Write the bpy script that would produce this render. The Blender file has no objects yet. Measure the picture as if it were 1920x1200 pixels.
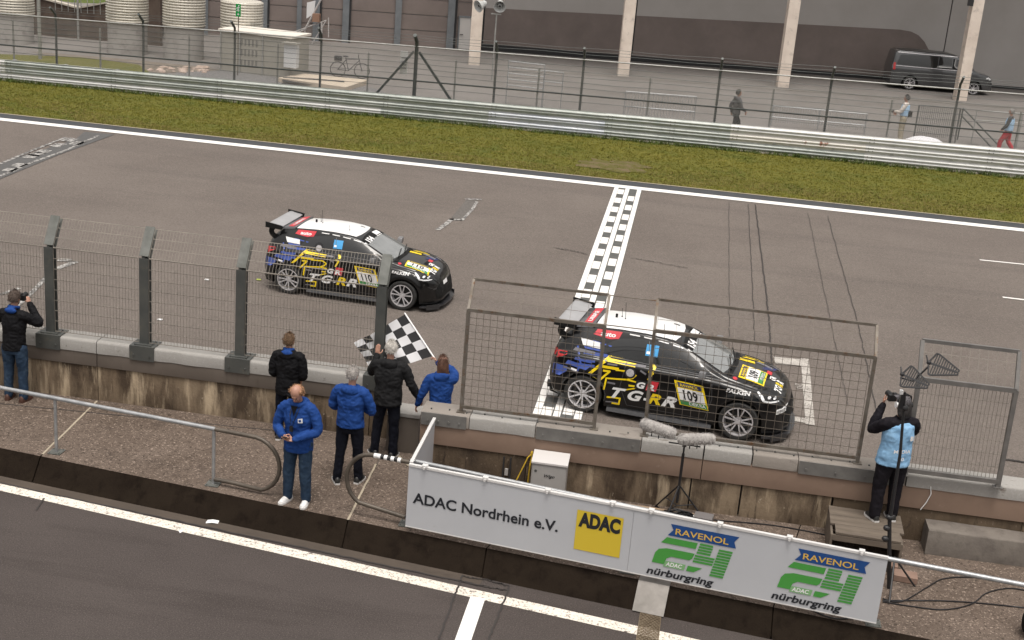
import bpy, bmesh, math, random
import numpy as np
from mathutils import Vector, Matrix, noise
from mathutils.bvhtree import BVHTree
PI = math.pi
random.seed(7)
rnd = random.random
def uni(a, b): return a + (b - a) * random.random()
scene = bpy.context.scene
col = scene.collection

# ------------------------------------------------------------------ camera
CAM_F, CAM_P, CAM_R, CAM_Y, CAM_H = 2487.3, 0.31238, 0.08329, -0.12057, 8.23
_f = Vector((math.sin(CAM_Y)*math.cos(CAM_P), math.cos(CAM_Y)*math.cos(CAM_P), -math.sin(CAM_P)))
_rt = Vector((math.cos(CAM_Y), -math.sin(CAM_Y), 0)); _up = _rt.cross(_f)
_R = _rt*math.cos(CAM_R) + _up*math.sin(CAM_R); _U = -_rt*math.sin(CAM_R) + _up*math.cos(CAM_R)
cam_data = bpy.data.cameras.new('camera'); cam = bpy.data.objects.new('camera', cam_data); col.objects.link(cam)
M = Matrix.Identity(4)
for i in range(3):
    M[i][0] = _R[i]; M[i][1] = _U[i]; M[i][2] = -_f[i]
M[2][3] = CAM_H
cam.matrix_world = M
cam_data.sensor_width = 36; cam_data.lens = CAM_F/1920*36; cam_data.clip_end = 2000; cam_data.clip_start = .1
scene.camera = cam
# ------------------------------------------------------------------ sky, sun, exposure (overcast)
w = bpy.data.worlds.new('World'); scene.world = w; w.use_nodes = True
nt = w.node_tree; bg = nt.nodes['Background']
sky = nt.nodes.new('ShaderNodeTexSky'); sky.sky_type = 'NISHITA'; sky.sun_disc = False
SUN_EL, SUN_AZ = math.radians(74), math.radians(165)      # azimuth measured from +Y towards +X
sky.sun_elevation = SUN_EL; sky.sun_rotation = SUN_AZ; sky.air_density = 1.5; sky.dust_density = 6; sky.ozone_density = 1
hs = nt.nodes.new('ShaderNodeHueSaturation'); hs.inputs['Saturation'].default_value = .12   # a closed cloud cover is grey
warm = nt.nodes.new('ShaderNodeMix'); warm.data_type = 'RGBA'; warm.blend_type = 'MULTIPLY'
warm.inputs[0].default_value = 1; warm.inputs[7].default_value = (1.0, .955, .91, 1)
nt.links.new(sky.outputs[0], hs.inputs['Color']); nt.links.new(hs.outputs[0], warm.inputs[6])
nt.links.new(warm.outputs[2], bg.inputs[0]); bg.inputs[1].default_value = .10
sl = bpy.data.lights.new('sun', 'SUN'); sl.energy = 1.0; sl.angle = math.radians(24); sl.color = (1, .95, .88)
sun = bpy.data.objects.new('sun', sl); col.objects.link(sun)
sd = Vector((math.sin(SUN_AZ)*math.cos(SUN_EL), math.cos(SUN_AZ)*math.cos(SUN_EL), math.sin(SUN_EL)))
sun.rotation_euler = sd.to_track_quat('Z', 'Y').to_euler()
vs = scene.view_settings; vs.view_transform = 'Standard'; vs.look = 'None'; vs.exposure = 0.75; vs.gamma = 1
vs.use_curve_mapping = False

# ------------------------------------------------------------------ placing helpers
def ray(px, py):
    return _R*(px-960) - _U*(py-600) + _f*CAM_F
def at(px, py, z=0.0):
    """the place on the horizontal plane at height z"""
    d = ray(px, py); t = (z-CAM_H)/d.z
    return Vector((d.x*t, d.y*t, z))
def aty(px, py, y):
    d = ray(px, py); t = y/d.y
    return Vector((d.x*t, y, CAM_H+d.z*t))
def gz(x, y):
    """ground height: the far side of the track rises gently to the right"""
    s = min(max((y-40.4)/6.5, 0), 1); s = s*s*(3-2*s)
    return max(x+25, -20)*.007*s
def atg(px, py):
    z = 0
    for _ in range(8):
        p = at(px, py, z); z = gz(p.x, p.y)
    return at(px, py, z)

# ------------------------------------------------------------------ materials
MATS = {}
# measured corrections to the base colours (r, g, b factors)
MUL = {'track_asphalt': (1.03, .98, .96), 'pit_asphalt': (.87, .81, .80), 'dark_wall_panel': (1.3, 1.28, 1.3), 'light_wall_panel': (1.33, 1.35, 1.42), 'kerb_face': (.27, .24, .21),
       'platform_concrete': (1.05, .97, .94), 'white_coping': (.56, .56, .56), 'grey_painted_band': (.85, .78, .71), 'grass_ground': (1.08, .92, .85), 'grass_blades': (1.14, .95, .85),
       'brown_painted_band': (1.35, 1.2, 1.12), 'pale_concrete_column': (1.45, 1.45, 1.5), 'board_white': (.80, .82, .84), 'gutter_concrete': (.8, .76, .72), 'wall_concrete': (1.1, 1.02, .92), 'wall_concrete_dark': (1.0, .93, .85), 'grey_coping': (.8, .78, .75)}
def lin(c):
    if isinstance(c, str):
        c = [int(c[i:i+2], 16)/255 for i in (0, 2, 4)]
        return tuple(((v+.055)/1.055)**2.4 if v > .04045 else v/12.92 for v in c) + (1,)
    return tuple(c)+(1,) if len(c) == 3 else tuple(c)
def mat(name, c1, c2=None, scale=4, rough=.6, metal=0, bump=0, bscale=None, stretch=(1,1,1), contrast=(.35,.65), c3=None, s3=1, f3=(.5,.7),
        coat=0, spec=.5, detail=6, world=False, emis=None):
    if name in MATS: return MATS[name]
    k = MUL.get(name, (1, 1, 1)); c1 = tuple(a*b for a, b in zip(lin(c1), k)); c2 = c2 and tuple(a*b for a, b in zip(lin(c2), k)); c3 = c3 and tuple(a*b for a, b in zip(lin(c3), k))
    m = bpy.data.materials.new(name); m.use_nodes = True; n = m.node_tree; b = n.nodes['Principled BSDF']
    b.inputs['Base Color'].default_value = lin(c1); b.inputs['Roughness'].default_value = rough
    b.inputs['Metallic'].default_value = metal; b.inputs['Specular IOR Level'].default_value = spec
    if coat: b.inputs['Coat Weight'].default_value = coat; b.inputs['Coat Roughness'].default_value = .03
    tc = n.nodes.new('ShaderNodeTexCoord'); mp = n.nodes.new('ShaderNodeMapping'); mp.inputs['Scale'].default_value = stretch
    if world:
        g = n.nodes.new('ShaderNodeNewGeometry'); n.links.new(g.outputs['Position'], mp.inputs[0])
    else: n.links.new(tc.outputs['Object'], mp.inputs[0])
    last = None
    if c2 is not None:
        t = n.nodes.new('ShaderNodeTexNoise'); t.inputs['Scale'].default_value = scale; t.inputs['Detail'].default_value = detail; t.inputs['Roughness'].default_value = .62
        n.links.new(mp.outputs[0], t.inputs['Vector'])
        r = n.nodes.new('ShaderNodeValToRGB'); r.color_ramp.elements[0].position = contrast[0]; r.color_ramp.elements[1].position = contrast[1]
        r.color_ramp.elements[0].color = lin(c1); r.color_ramp.elements[1].color = lin(c2)
        n.links.new(t.outputs[0], r.inputs[0]); last = r.outputs[0]
        if c3 is not None:
            t3 = n.nodes.new('ShaderNodeTexNoise'); t3.inputs['Scale'].default_value = s3; t3.inputs['Detail'].default_value = 8; t3.inputs['Roughness'].default_value = .65
            n.links.new(mp.outputs[0], t3.inputs['Vector'])
            r3 = n.nodes.new('ShaderNodeValToRGB'); r3.color_ramp.elements[0].position = f3[0]; r3.color_ramp.elements[1].position = f3[1]
            n.links.new(t3.outputs[0], r3.inputs[0])
            mx = n.nodes.new('ShaderNodeMix'); mx.data_type = 'RGBA'; n.links.new(r3.outputs[0], mx.inputs[0])
            n.links.new(last, mx.inputs[6]); mx.inputs[7].default_value = lin(c3); last = mx.outputs[2]
        n.links.new(last, b.inputs['Base Color'])
    if bump:
        tb = n.nodes.new('ShaderNodeTexNoise'); tb.inputs['Scale'].default_value = bscale or scale*3; tb.inputs['Detail'].default_value = 4
        n.links.new(mp.outputs[0], tb.inputs['Vector'])
        bp = n.nodes.new('ShaderNodeBump'); bp.inputs['Strength'].default_value = 1; bp.inputs['Distance'].default_value = bump
        n.links.new(tb.outputs[0], bp.inputs['Height']); n.links.new(bp.outputs[0], b.inputs['Normal'])
    if emis: b.inputs['Emission Color'].default_value = lin(emis); b.inputs['Emission Strength'].default_value = 1
    MATS[name] = m
    return m

def layered(name, layers, base, rough=.8, bump=0, bscale=50, spec=.3):
    """base colour, then layers (colour, noise scale, stretch, lo, hi) in world space, one over the other"""
    k_ = MUL.get(name, (1, 1, 1)); base = tuple(a*b for a, b in zip(lin(base), k_)); layers = [(tuple(a*b for a, b in zip(lin(l[0]), k_)),)+tuple(l[1:]) for l in layers]
    m = bpy.data.materials.new(name); m.use_nodes = True; n = m.node_tree; b = n.nodes['Principled BSDF']
    b.inputs['Roughness'].default_value = rough; b.inputs['Specular IOR Level'].default_value = spec
    g = n.nodes.new('ShaderNodeNewGeometry'); last = None
    for k, (c, sc, st, lo, hi) in enumerate(layers):
        mp = n.nodes.new('ShaderNodeMapping'); mp.inputs['Scale'].default_value = st; mp.inputs['Location'].default_value = (k*17.3, k*5.1, k*3.7)
        n.links.new(g.outputs['Position'], mp.inputs[0])
        t = n.nodes.new('ShaderNodeTexNoise'); t.inputs['Scale'].default_value = sc; t.inputs['Detail'].default_value = 8; t.inputs['Roughness'].default_value = .65
        n.links.new(mp.outputs[0], t.inputs['Vector'])
        r = n.nodes.new('ShaderNodeValToRGB'); r.color_ramp.elements[0].position = lo; r.color_ramp.elements[1].position = hi
        n.links.new(t.outputs[0], r.inputs[0])
        mx = n.nodes.new('ShaderNodeMix'); mx.data_type = 'RGBA'; n.links.new(r.outputs[0], mx.inputs[0])
        if last is None: mx.inputs[6].default_value = lin(base)
        else: n.links.new(last, mx.inputs[6])
        mx.inputs[7].default_value = lin(c); last = mx.outputs[2]
    n.links.new(last, b.inputs['Base Color'])
    if bump:
        tb = n.nodes.new('ShaderNodeTexNoise'); tb.inputs['Scale'].default_value = bscale; tb.inputs['Detail'].default_value = 3
        n.links.new(g.outputs['Position'], tb.inputs['Vector'])
        bp = n.nodes.new('ShaderNodeBump'); bp.inputs['Distance'].default_value = bump
        n.links.new(tb.outputs[0], bp.inputs['Height']); n.links.new(bp.outputs[0], b.inputs['Normal'])
    MATS[name] = m
    return m

# ------------------------------------------------------------------ mesh builder
class MB:
    def __init__(s): s.v = []; s.f = []
    def add(s, vs, fs):
        o = len(s.v); s.v.extend([tuple(v) for v in vs]); s.f.extend([tuple(i+o for i in f) for f in fs]); return s
    def box(s, c, d, m=None):
        x, y, z = d[0]/2, d[1]/2, d[2]/2; c = Vector(c)
        P = [Vector(p) for p in ((-x,-y,-z),(x,-y,-z),(x,y,-z),(-x,y,-z),(-x,-y,z),(x,-y,z),(x,y,z),(-x,y,z))]
        if m is not None: P = [m @ p for p in P]
        return s.add([p+c for p in P], [(0,3,2,1),(4,5,6,7),(0,1,5,4),(1,2,6,5),(2,3,7,6),(3,0,4,7)])
    def hexa(s, b, t):   # four bottom, four top points (same winding, ccw from above)
        return s.add(list(b)+list(t), [(0,3,2,1),(4,5,6,7),(0,1,5,4),(1,2,6,5),(2,3,7,6),(3,0,4,7)])
    def beam(s, p, q, w_, h_, up=(0,0,1)):
        p = Vector(p); q = Vector(q); d = (q-p).normalized(); u = Vector(up)
        sd_ = d.cross(u)
        if sd_.length < 1e-4: sd_ = d.cross(Vector((0,1,0)))
        sd_.normalize(); u = sd_.cross(d)
        a = sd_*w_/2; b = u*h_/2
        return s.add([p-a-b, p+a-b, p+a+b, p-a+b, q-a-b, q+a-b, q+a+b, q-a+b], [(0,1,2,3),(7,6,5,4),(1,0,4,5),(2,1,5,6),(3,2,6,7),(0,3,7,4)])
    def tube(s, pts, r, n=8, cap=True, close=False):
        pts = [Vector(p) for p in pts]; N = len(pts); rr = r if isinstance(r, (list, tuple)) else [r]*N
        base = len(s.v); prev = None
        for i, p in enumerate(pts):
            if close: d = pts[(i+1) % N]-pts[i-1]
            else: d = pts[min(i+1, N-1)]-pts[max(i-1, 0)]
            d.normalize()
            if prev is None:
                a = Vector((0,0,1)) if abs(d.z) < .9 else Vector((1,0,0)); u = d.cross(a).normalized()
            else: u = (prev-d*prev.dot(d)).normalized()
            prev = u; v_ = d.cross(u)
            for k in range(n):
                an = 2*PI*k/n; s.v.append(tuple(p+(u*math.cos(an)+v_*math.sin(an))*rr[i]))
        for i in range(N if close else N-1):
            for k in range(n):
                a = base+i*n+k; b = base+i*n+(k+1) % n; j = (i+1) % N
                s.f.append((a, b, base+j*n+(k+1) % n, base+j*n+k))
        if cap and not close:
            s.f.append(tuple(base+k for k in range(n))[::-1]); s.f.append(tuple(base+(N-1)*n+k for k in range(n)))
        return s
    def cyl(s, p, q, r, r2=None, n=16, cap=True): return s.tube([p, q], [r, r if r2 is None else r2], n, cap)
    def lathe(s, prof, c=(0,0,0), n=24, ax=None):
        c = Vector(c); base = len(s.v); m = ax if ax is not None else Matrix.Identity(3)
        for r, z in prof:
            for k in range(n):
                an = 2*PI*k/n; s.v.append(tuple(m @ Vector((r*math.cos(an), r*math.sin(an), z)) + c))
        for i in range(len(prof)-1):
            for k in range(n):
                a = base+i*n+k; b = base+i*n+(k+1) % n; s.f.append((a, b, b+n, a+n))
        return s
    def sphere(s, c, r, n=10, m=8, mt=None):
        if not isinstance(r, (tuple, list)): r = (r, r, r)
        c = Vector(c); vs_ = []; fs = []
        for i in range(m+1):
            t = PI*i/m
            for k in range(n):
                a = 2*PI*k/n; p = Vector((r[0]*math.sin(t)*math.cos(a), r[1]*math.sin(t)*math.sin(a), r[2]*math.cos(t)))
                vs_.append((mt @ p if mt is not None else p)+c)
        for i in range(m):
            for k in range(n): fs.append((i*n+k, (i+1)*n+k, (i+1)*n+(k+1) % n, i*n+(k+1) % n))
        return s.add(vs_, fs)
    def prism(s, poly, fr, d):
        """poly: 2-D points; fr: function (u,v,w)->Vector; d: depth"""
        n = len(poly); vs_ = [fr(u, v, 0) for u, v in poly]+[fr(u, v, d) for u, v in poly]
        fs = [tuple(range(n))[::-1], tuple(range(n, 2*n))]+[(i, (i+1) % n, n+(i+1) % n, n+i) for i in range(n)]
        return s.add(vs_, fs)
    def mesh(s, name, smooth=False, norm=True):
        me = bpy.data.meshes.new(name); me.from_pydata(s.v, [], s.f)
        if norm:
            bm = bmesh.new(); bm.from_mesh(me); bmesh.ops.recalc_face_normals(bm, faces=bm.faces); bm.to_mesh(me); bm.free()
        if smooth: smooth_by(me, smooth if smooth is not True else 40)
        me.update(); return me
    def build(s, name, m, parent=None, smooth=False, loc=None, rot=None, norm=True, **kw):
        me = s.mesh(name, smooth, norm)
        if m: me.materials.append(m)
        return link(name, me, parent, loc, rot, **kw)
def smooth_by(me, ang):
    me.shade_smooth()
    bm = bmesh.new(); bm.from_mesh(me); a = math.radians(ang)
    for e in bm.edges:
        e.smooth = not (len(e.link_faces) == 2 and e.calc_face_angle(0) > a)
    bm.to_mesh(me); bm.free()
def link(name, data, parent=None, loc=None, rot=None, label=None, kind=None):
    o = bpy.data.objects.new(name, data); col.objects.link(o)
    if parent: o.parent = parent
    if loc is not None: o.location = loc
    if rot is not None: o.rotation_euler = rot
    if label: o['label'] = label
    if kind: o['kind'] = kind
    return o
def thing(name, label, cat, loc=(0,0,0), rz=0, group=None):
    o = link(name, None, None, loc, (0,0,rz)); return tag(o, label, cat, group)
def tag(o, label, cat, group=None):
    o['label'] = label; o['category'] = cat
    if group: o['group'] = group
    return o
def bevel(me, w_=.01, seg=2, ang=40):
    bm = bmesh.new(); bm.from_mesh(me)
    ed = [e for e in bm.edges if len(e.link_faces) == 2 and e.calc_face_angle(0) > math.radians(ang)]
    bmesh.ops.bevel(bm, geom=ed, offset=w_, segments=seg, profile=.7, affect='EDGES', clamp_overlap=True)
    bm.to_mesh(me); bm.free(); return me
def copy_tree(o, parent=None):
    c = o.copy(); col.objects.link(c)
    if parent: c.parent = parent
    for ch in list(o.children): copy_tree(ch, c)
    return c
def catmull(P, n):
    """smooth curve through tuples"""
    P = [Vector(p) for p in P]; out = []
    for i in range(len(P)-1):
        p0 = P[max(i-1, 0)]; p1 = P[i]; p2 = P[i+1]; p3 = P[min(i+2, len(P)-1)]
        for k in range(n):
            t = k/n
            out.append(.5*((2*p1)+(p2-p0)*t+(2*p0-5*p1+4*p2-p3)*t*t+(3*p1-p0-3*p2+p3)*t**3))
    out.append(P[-1]); return out

# ------------------------------------------------------------------ lettering
_txt = {}
def text2d(s, size=1.0, bold=0.0, shear=0.0, width=None, spacing=1.0):
    """returns (verts2d, faces) of the flat lettering, lower left corner near the origin; size = cap height"""
    key = (s, bold, shear, spacing)
    if key not in _txt:
        cu = bpy.data.curves.new('lettering', 'FONT'); cu.body = s; cu.size = 1; cu.shear = shear; cu.offset = bold; cu.space_character = spacing
        cu.resolution_u = 4
        o = bpy.data.objects.new('lettering', cu); col.objects.link(o)
        dg = bpy.context.evaluated_depsgraph_get(); me = bpy.data.meshes.new_from_object(o.evaluated_get(dg))
        vs_ = [(v.co.x, v.co.y) for v in me.vertices]; fs = [tuple(p.vertices) for p in me.polygons if p.normal.z > .5 or True]
        bpy.data.objects.remove(o); bpy.data.meshes.remove(me); bpy.data.curves.remove(cu)
        _txt[key] = (vs_, fs)
    vs_, fs = _txt[key]
    xs = [v[0] for v in vs_]; x0 = min(xs); wd = max(xs)-x0; k = size/.73
    kx = k if width is None else width/wd
    return [((x-x0)*kx, y*k) for x, y in vs_], fs, wd*kx

def flat_text(s, m, parent, fr, size, name='lettering', bold=0, shear=0, width=None, off=.004, loc=(0,0), spacing=1.0):
    """lettering on a plane: fr(u, v, w)"""
    vs_, fs, wd = text2d(s, size, bold, shear, width, spacing)
    mb = MB(); mb.add([fr(x+loc[0], y+loc[1], off) for x, y in vs_], fs)
    return mb.build(name, m, parent, norm=False)

# palette
asphalt = layered('track_asphalt', [((.15,.135,.122), .25, (1,1,1), .35, .7), ((.088,.079,.073), .5, (.10,1.2,1), .52, .8),
                                    ((.21,.19,.174), 34, (1,1,1), .50, .70), ((.06,.055,.05), 28, (1,1,1), .54, .70)], (.115,.102,.092), .85, .004, 120)
pit_asphalt = layered('pit_asphalt', [((.06,.053,.05), .5, (1,1,1), .4, .7), ((.045,.039,.036), 1.2, (.22,1.4,1), .5, .75),
                                      ((.15,.136,.127), 60, (1,1,1), .52, .70), ((.03,.027,.025), 50, (1,1,1), .54, .70)], (.075,.067,.063), .85, .004, 120)
yard_asphalt = layered('yard_asphalt', [((.21,.195,.185), .15, (1,1,1), .4, .7), ((.13,.118,.11), .6, (1,1,1), .5, .8), ((.24,.225,.21), 20, (1,1,1), .5, .75)], (.165,.152,.143), .9, .004, 60)
platform_con = layered('platform_concrete', [((.085,.068,.054), .8, (1,1,1), .38, .7), ((.045,.036,.03), 3.0, (1,1,1), .55, .8), ((.2,.165,.135), 2.2, (1,1,1), .62, .85),
                                             ((.34,.295,.25), 34, (1,1,1), .56, .66), ((.035,.027,.021), 27, (1,1,1), .54, .64)], (.13,.108,.09), .85, .006, 50)
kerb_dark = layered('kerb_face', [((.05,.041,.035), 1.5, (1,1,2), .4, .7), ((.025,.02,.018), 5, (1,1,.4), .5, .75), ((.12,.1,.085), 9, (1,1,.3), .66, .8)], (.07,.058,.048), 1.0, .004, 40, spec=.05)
gutter_con = layered('gutter_concrete', [((.11,.092,.078), 1, (1,1,1), .4, .7), ((.05,.043,.037), 4, (.3,1,1), .55, .8)], (.085,.072,.062), .85, .003, 60)
wall_con = layered('wall_concrete', [((.125,.098,.072), .7, (1,1,1), .35, .65), ((.05,.037,.027), 2.0, (1,1,.35), .45, .62), ((.36,.31,.24), 3.2, (1.2,1,.18), .53, .66),
                                     ((.035,.026,.02), 6, (1.4,1,.2), .58, .7), ((.36,.33,.28), 14, (1,1,.6), .66, .74)], (.2,.165,.125), .88, .006, 30)
wall_con_dark = layered('wall_concrete_dark', [((.085,.065,.046), .7, (1,1,1), .35, .65), ((.04,.03,.022), 2.0, (1,1,.35), .45, .66), ((.3,.26,.21), 4.0, (1.4,1,.15), .66, .74),
                                     ((.03,.022,.017), 8, (1.4,1,.3), .58, .7), ((.2,.17,.14), 20, (1,1,.8), .6, .72)], (.13,.102,.074), .88, .006, 30)
coping_white = layered('white_coping', [((.5,.48,.45), 1.5, (1,1,1), .4, .7), ((.62,.6,.58), 30, (1,1,1), .5, .7), ((.22,.18,.15), 6, (.5,1,1), .62, .72), ((.12,.095,.075), 16, (1,1,1), .68, .76)], (.55,.53,.5), .7, .003, 40)
coping_grey = layered('grey_coping', [((.26,.24,.22), 1.5, (1,1,1), .4, .7), ((.12,.1,.085), 6, (.5,1,.6), .58, .72), ((.36,.34,.32), 14, (1,1,1), .62, .72)], (.31,.285,.265), .75, .003, 40)
band_brown = layered('brown_painted_band', [((.145,.112,.09), 1.2, (1,1,1), .4, .7), ((.22,.185,.155), 7, (1,1,1), .64, .8)], (.18,.142,.115), .7)
band_grey = layered('grey_painted_band', [((.125,.113,.104), 1.2, (1,1,1), .4, .7), ((.09,.08,.07), 5, (1,1,.3), .6, .8)], (.155,.14,.13), .7)
steel_dk = mat('dark_green_grey_steel', (.075,.08,.078), (.105,.108,.1), 3, .5, .3, c3=(.14,.13,.1), s3=6, f3=(.6,.75), world=True)
steel_top = mat('weathered_steel', (.16,.165,.155), (.1,.105,.095), 6, .55, .3, world=True)
rusty = mat('brown_weathered_steel', (.12,.1,.08), (.2,.18,.155), 4, .6, .4, c3=(.13,.065,.03), s3=9, f3=(.55,.68), world=True)
galv = mat('galvanised_steel', (.32,.33,.34), (.44,.45,.46), 9, .45, .6, world=True)
wire_m = mat('fence_wire', (.30,.27,.235), (.22,.2,.175), 3, .55, .4, world=True)
wire_dk = mat('chain_link_wire', (.34,.33,.315), None, rough=.6, metal=.3)
wire_cage = mat('cage_wire', (.14,.12,.1), None, rough=.6, metal=.3)
white_paint = mat('white_road_paint', (.74,.72,.69), (.82,.8,.77), 20, .7, c3=(.45,.42,.39), s3=40, f3=(.68,.78), world=True)
worn_paint = layered('worn_white_paint', [((.22,.2,.18), 40, (1,1,1), .50, .58), ((.6,.57,.53), 4, (1,1,1), .5, .8), ((.14,.13,.12), 9, (1,1,1), .58, .66)], (.42,.395,.365), .8)
pit_paint = layered('pit_line_paint', [((.68,.63,.55), 2, (1,1,1), .4, .7), ((.33,.29,.25), 36, (1,1,1), .535, .59), ((.13,.11,.1), 16, (1,1,1), .60, .64)], (.74,.69,.62), .8)
old_paint = layered('faded_paint', [((.12,.115,.112), 7, (1,1,1), .47, .53), ((.09,.085,.082), 20, (1,1,1), .55, .62)], (.38,.37,.355), .85)
patch_dk = layered('dark_tar_patch', [((.1,.1,.1), 6, (1,1,1), .4, .7), ((.2,.19,.18), 30, (1,1,1), .6, .7)], (.085,.083,.082), .7)
tar = mat('tar_crack', (.035,.03,.028), None, rough=.8)
grass_m = layered('grass_ground', [((.12,.13,.022), .35, (.5,1,1), .4, .65), ((.07,.1,.018), .8, (1,1,1), .5, .75), ((.19,.165,.045), 1.6, (1,1,1), .6, .8),
                                   ((.05,.07,.012), 14, (1,1,1), .5, .7), ((.22,.2,.07), 30, (1,1,1), .62, .74)], (.105,.12,.022), .95, .03, 12)

# ================================================================== THE GROUND
def ribbon(mb, pts, wd, z=None, zf=None):
    pts = [Vector(p) for p in pts]; n = len(pts); vs_ = []
    for i, p in enumerate(pts):
        d = pts[min(i+1, n-1)]-pts[max(i-1, 0)]; d.z = 0; d.normalize(); s_ = Vector((-d.y, d.x, 0))*wd/2
        for q in (p-s_, p+s_):
            vs_.append((q.x, q.y, z if z is not None else zf(q.x, q.y)))
    return mb.add(vs_, [(2*i, 2*i+2, 2*i+3, 2*i+1) for i in range(n-1)])
def sheet(x0, x1, y0, y1, nx, ny, zf):
    mb = MB(); vs_ = []
    for j in range(ny+1):
        for i in range(nx+1):
            x = x0+(x1-x0)*i/nx
            ya = y0(x) if callable(y0) else y0; yb = y1(x) if callable(y1) else y1
            y = ya+(yb-ya)*j/ny; vs_.append((x, y, zf(x, y)))
    mb.add(vs_, [(j*(nx+1)+i, j*(nx+1)+i+1, (j+1)*(nx+1)+i+1, (j+1)*(nx+1)+i) for j in range(ny) for i in range(nx)])
    return mb
ST = 'structure'
def edge_y(x): return 16.5-.130*(x+9.3)                  # front edge of the platform between pit lane and track
def pit_y(x): return 15.89-.149*(x+8.96)                 # pit lane line
def guard_y(x): return 46.6+.008*(x+25)
def guard_s(x): return max(.7, (.78+.0055*(x+25))/.995)          # the rail stands a little higher towards the right
sheet(-400, 400, -300, 500, 2, 2, lambda x, y: -.6).build('ground', yard_asphalt, kind=ST, norm=False)
sheet(-70, 70, 17.7, 40.42, 20, 8, lambda x, y: -.008).build('race_track', asphalt, kind=ST, norm=False)
sheet(-70, 70, -20, lambda x: edge_y(x)-.27, 10, 4, lambda x, y: -.3).build('pit_lane', pit_asphalt, kind=ST, norm=False)
sheet(-60, 60, 47.0, 120, 40, 40, gz).build('paddock_yard', yard_asphalt, kind=ST, norm=False)

# grass verge: an uneven ground sheet and tufts standing on it
def verge_z(x, y):
    e = min(1, (y-40.4)*2)*min(1, max(0, (guard_y(x)-y)*2))
    return gz(x, y)+.012+.035*e*(noise.noise(Vector((x*.7, y*.9, 0)))+.5*noise.noise(Vector((x*3, y*3, 5))))
sheet(-34, 26, 40.36, lambda x: guard_y(x)+.5, 300, 36, verge_z).build('grass_verge', grass_m, kind=ST, smooth=True, norm=False)
def tufts(name, n, area, m, hmin, hmax, zf, label, seed=1):
    rs = np.random.RandomState(seed); V = []; F = []
    for k in range(n):
        x, y = area(rs)
        if x is None: continue
        z = zf(x, y); base = len(V)
        for b in range(4):
            a = rs.rand()*6.28; h = hmin+(hmax-hmin)*rs.rand(); l = h*.8; wq = .007+.009*rs.rand()
            dx, dy = math.cos(a), math.sin(a); ox, oy = (rs.rand(2)-.5)*.09
            V += [(x+ox-dy*wq, y+oy+dx*wq, z-.01), (x+ox+dy*wq, y+oy-dx*wq, z-.01), (x+ox+dx*l, y+oy+dy*l, z+h)]
            F.append((base+3*b, base+3*b+1, base+3*b+2))
    me = bpy.data.meshes.new(name); me.from_pydata(V, [], F); me.materials.append(m)
    o = link(name, me, kind='stuff'); tag(o, label, 'grass'); return o
grass_t = layered('grass_blades', [((.13,.145,.02), .35, (.5,1,1), .4, .65), ((.075,.115,.015), .8, (1,1,1), .5, .75), ((.23,.2,.06), 1.4, (1,1,1), .58, .8), ((.28,.25,.1), 18, (1,1,1), .62, .74)], (.12,.14,.022), .9)
def verge_area(rs):
    x = -30+50*rs.rand(); y = 40.5+(guard_y(x)-40.5)*rs.rand(); return x, y
tufts('grass', 60000, verge_area, grass_t, .012, .05, verge_z, 'short rough grass of the verge between the track and the guard rail')
def edge_area(rs):
    x = -30+50*rs.rand(); y = guard_y(x)-.05-.3*rs.rand()**2; return x, y
tufts('grass', 4500, edge_area, mat('long_grass', (.06,.1,.015), (.1,.13,.025), 3, .9, world=True), .06, .17, verge_z, 'longer grass growing along the foot of the guard rail', 3)
dry_m = layered('dry_grass_blades', [((.26,.21,.08), 2, (1,1,1), .4, .7), ((.13,.13,.03), 5, (1,1,1), .5, .8)], (.2,.17,.055), .9)
def dry_area(rs):
    x = -30+50*rs.rand(); y = 40.5+abs(rs.randn())*1.5
    return (x, y) if y < guard_y(x)-.3 and noise.noise(Vector((x*.35, y*.8, 9))) > -.25+.12*(y-40.5) else (None, None)
tufts('dry_grass', 26000, dry_area, dry_m, .012, .045, verge_z, 'yellowed dry grass along the track side of the verge', 5)
# bare soil patch in the grass
soil = layered('bare_soil', [((.16,.12,.07), 3, (1,1,1), .4, .7), ((.10,.09,.025), 3.5, (1,1,1), .44, .54)], (.12,.095,.045), .95, .02, 20)
p0 = atg(1150, 312); mb = MB(); ring = []
for k in range(28):
    a = 2*PI*k/28; r = 1+.55*noise.noise(Vector((math.cos(a)*2.5, math.sin(a)*2.5, 2)))
    ring.append((p0.x+1.15*r*math.cos(a), p0.y+.85*r*math.sin(a)))
mb.add([(x, y, verge_z(x, y)+.018) for x, y in ring]+[(p0.x, p0.y, verge_z(p0.x, p0.y)+.03)], [(k, (k+1) % 28, 28) for k in range(28)])
mb.build('bare_patch', soil, kind=ST, norm=False)

# road markings, sheets 4 mm above each other
dark_strip = layered('edge_tarmac', [((.045,.05,.055), 3, (1,1,1), .4, .7), ((.12,.12,.12), 40, (1,1,1), .6, .7)], (.06,.063,.068), .8)
mb = MB(); ribbon(mb, [(x, 40.05, 0) for x in (-60, 0, 60)], .72, .004); mb.build('track_edge_strip', dark_strip, kind=ST, norm=False)
mb = MB(); ribbon(mb, [(x, 39.5, 0) for x in (-60, 0, 60)], .42, .008); mb.build('track_edge_line', white_paint, kind=ST, norm=False)
mb = MB(); ribbon(mb, [(x, 40.40, 0) for x in (-60, 0, 60)], .07, .016); mb.build('kerb_seam', mat('pale_seam', (.42,.36,.3)), kind=ST, norm=False)
X1 = -1.775
mb = MB(); mb.add([(X1-.235, 18.6, .004), (X1+.6, 18.6, .004), (X1+.6, 39.3, .004), (X1-.235, 39.3, .004)], [(0,1,2,3)])
mb.build('finish_line_background', mat('finish_dark', (.072,.074,.07), (.1,.1,.095), 5, .8, world=True), kind=ST, norm=False)
mb = MB()
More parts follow.
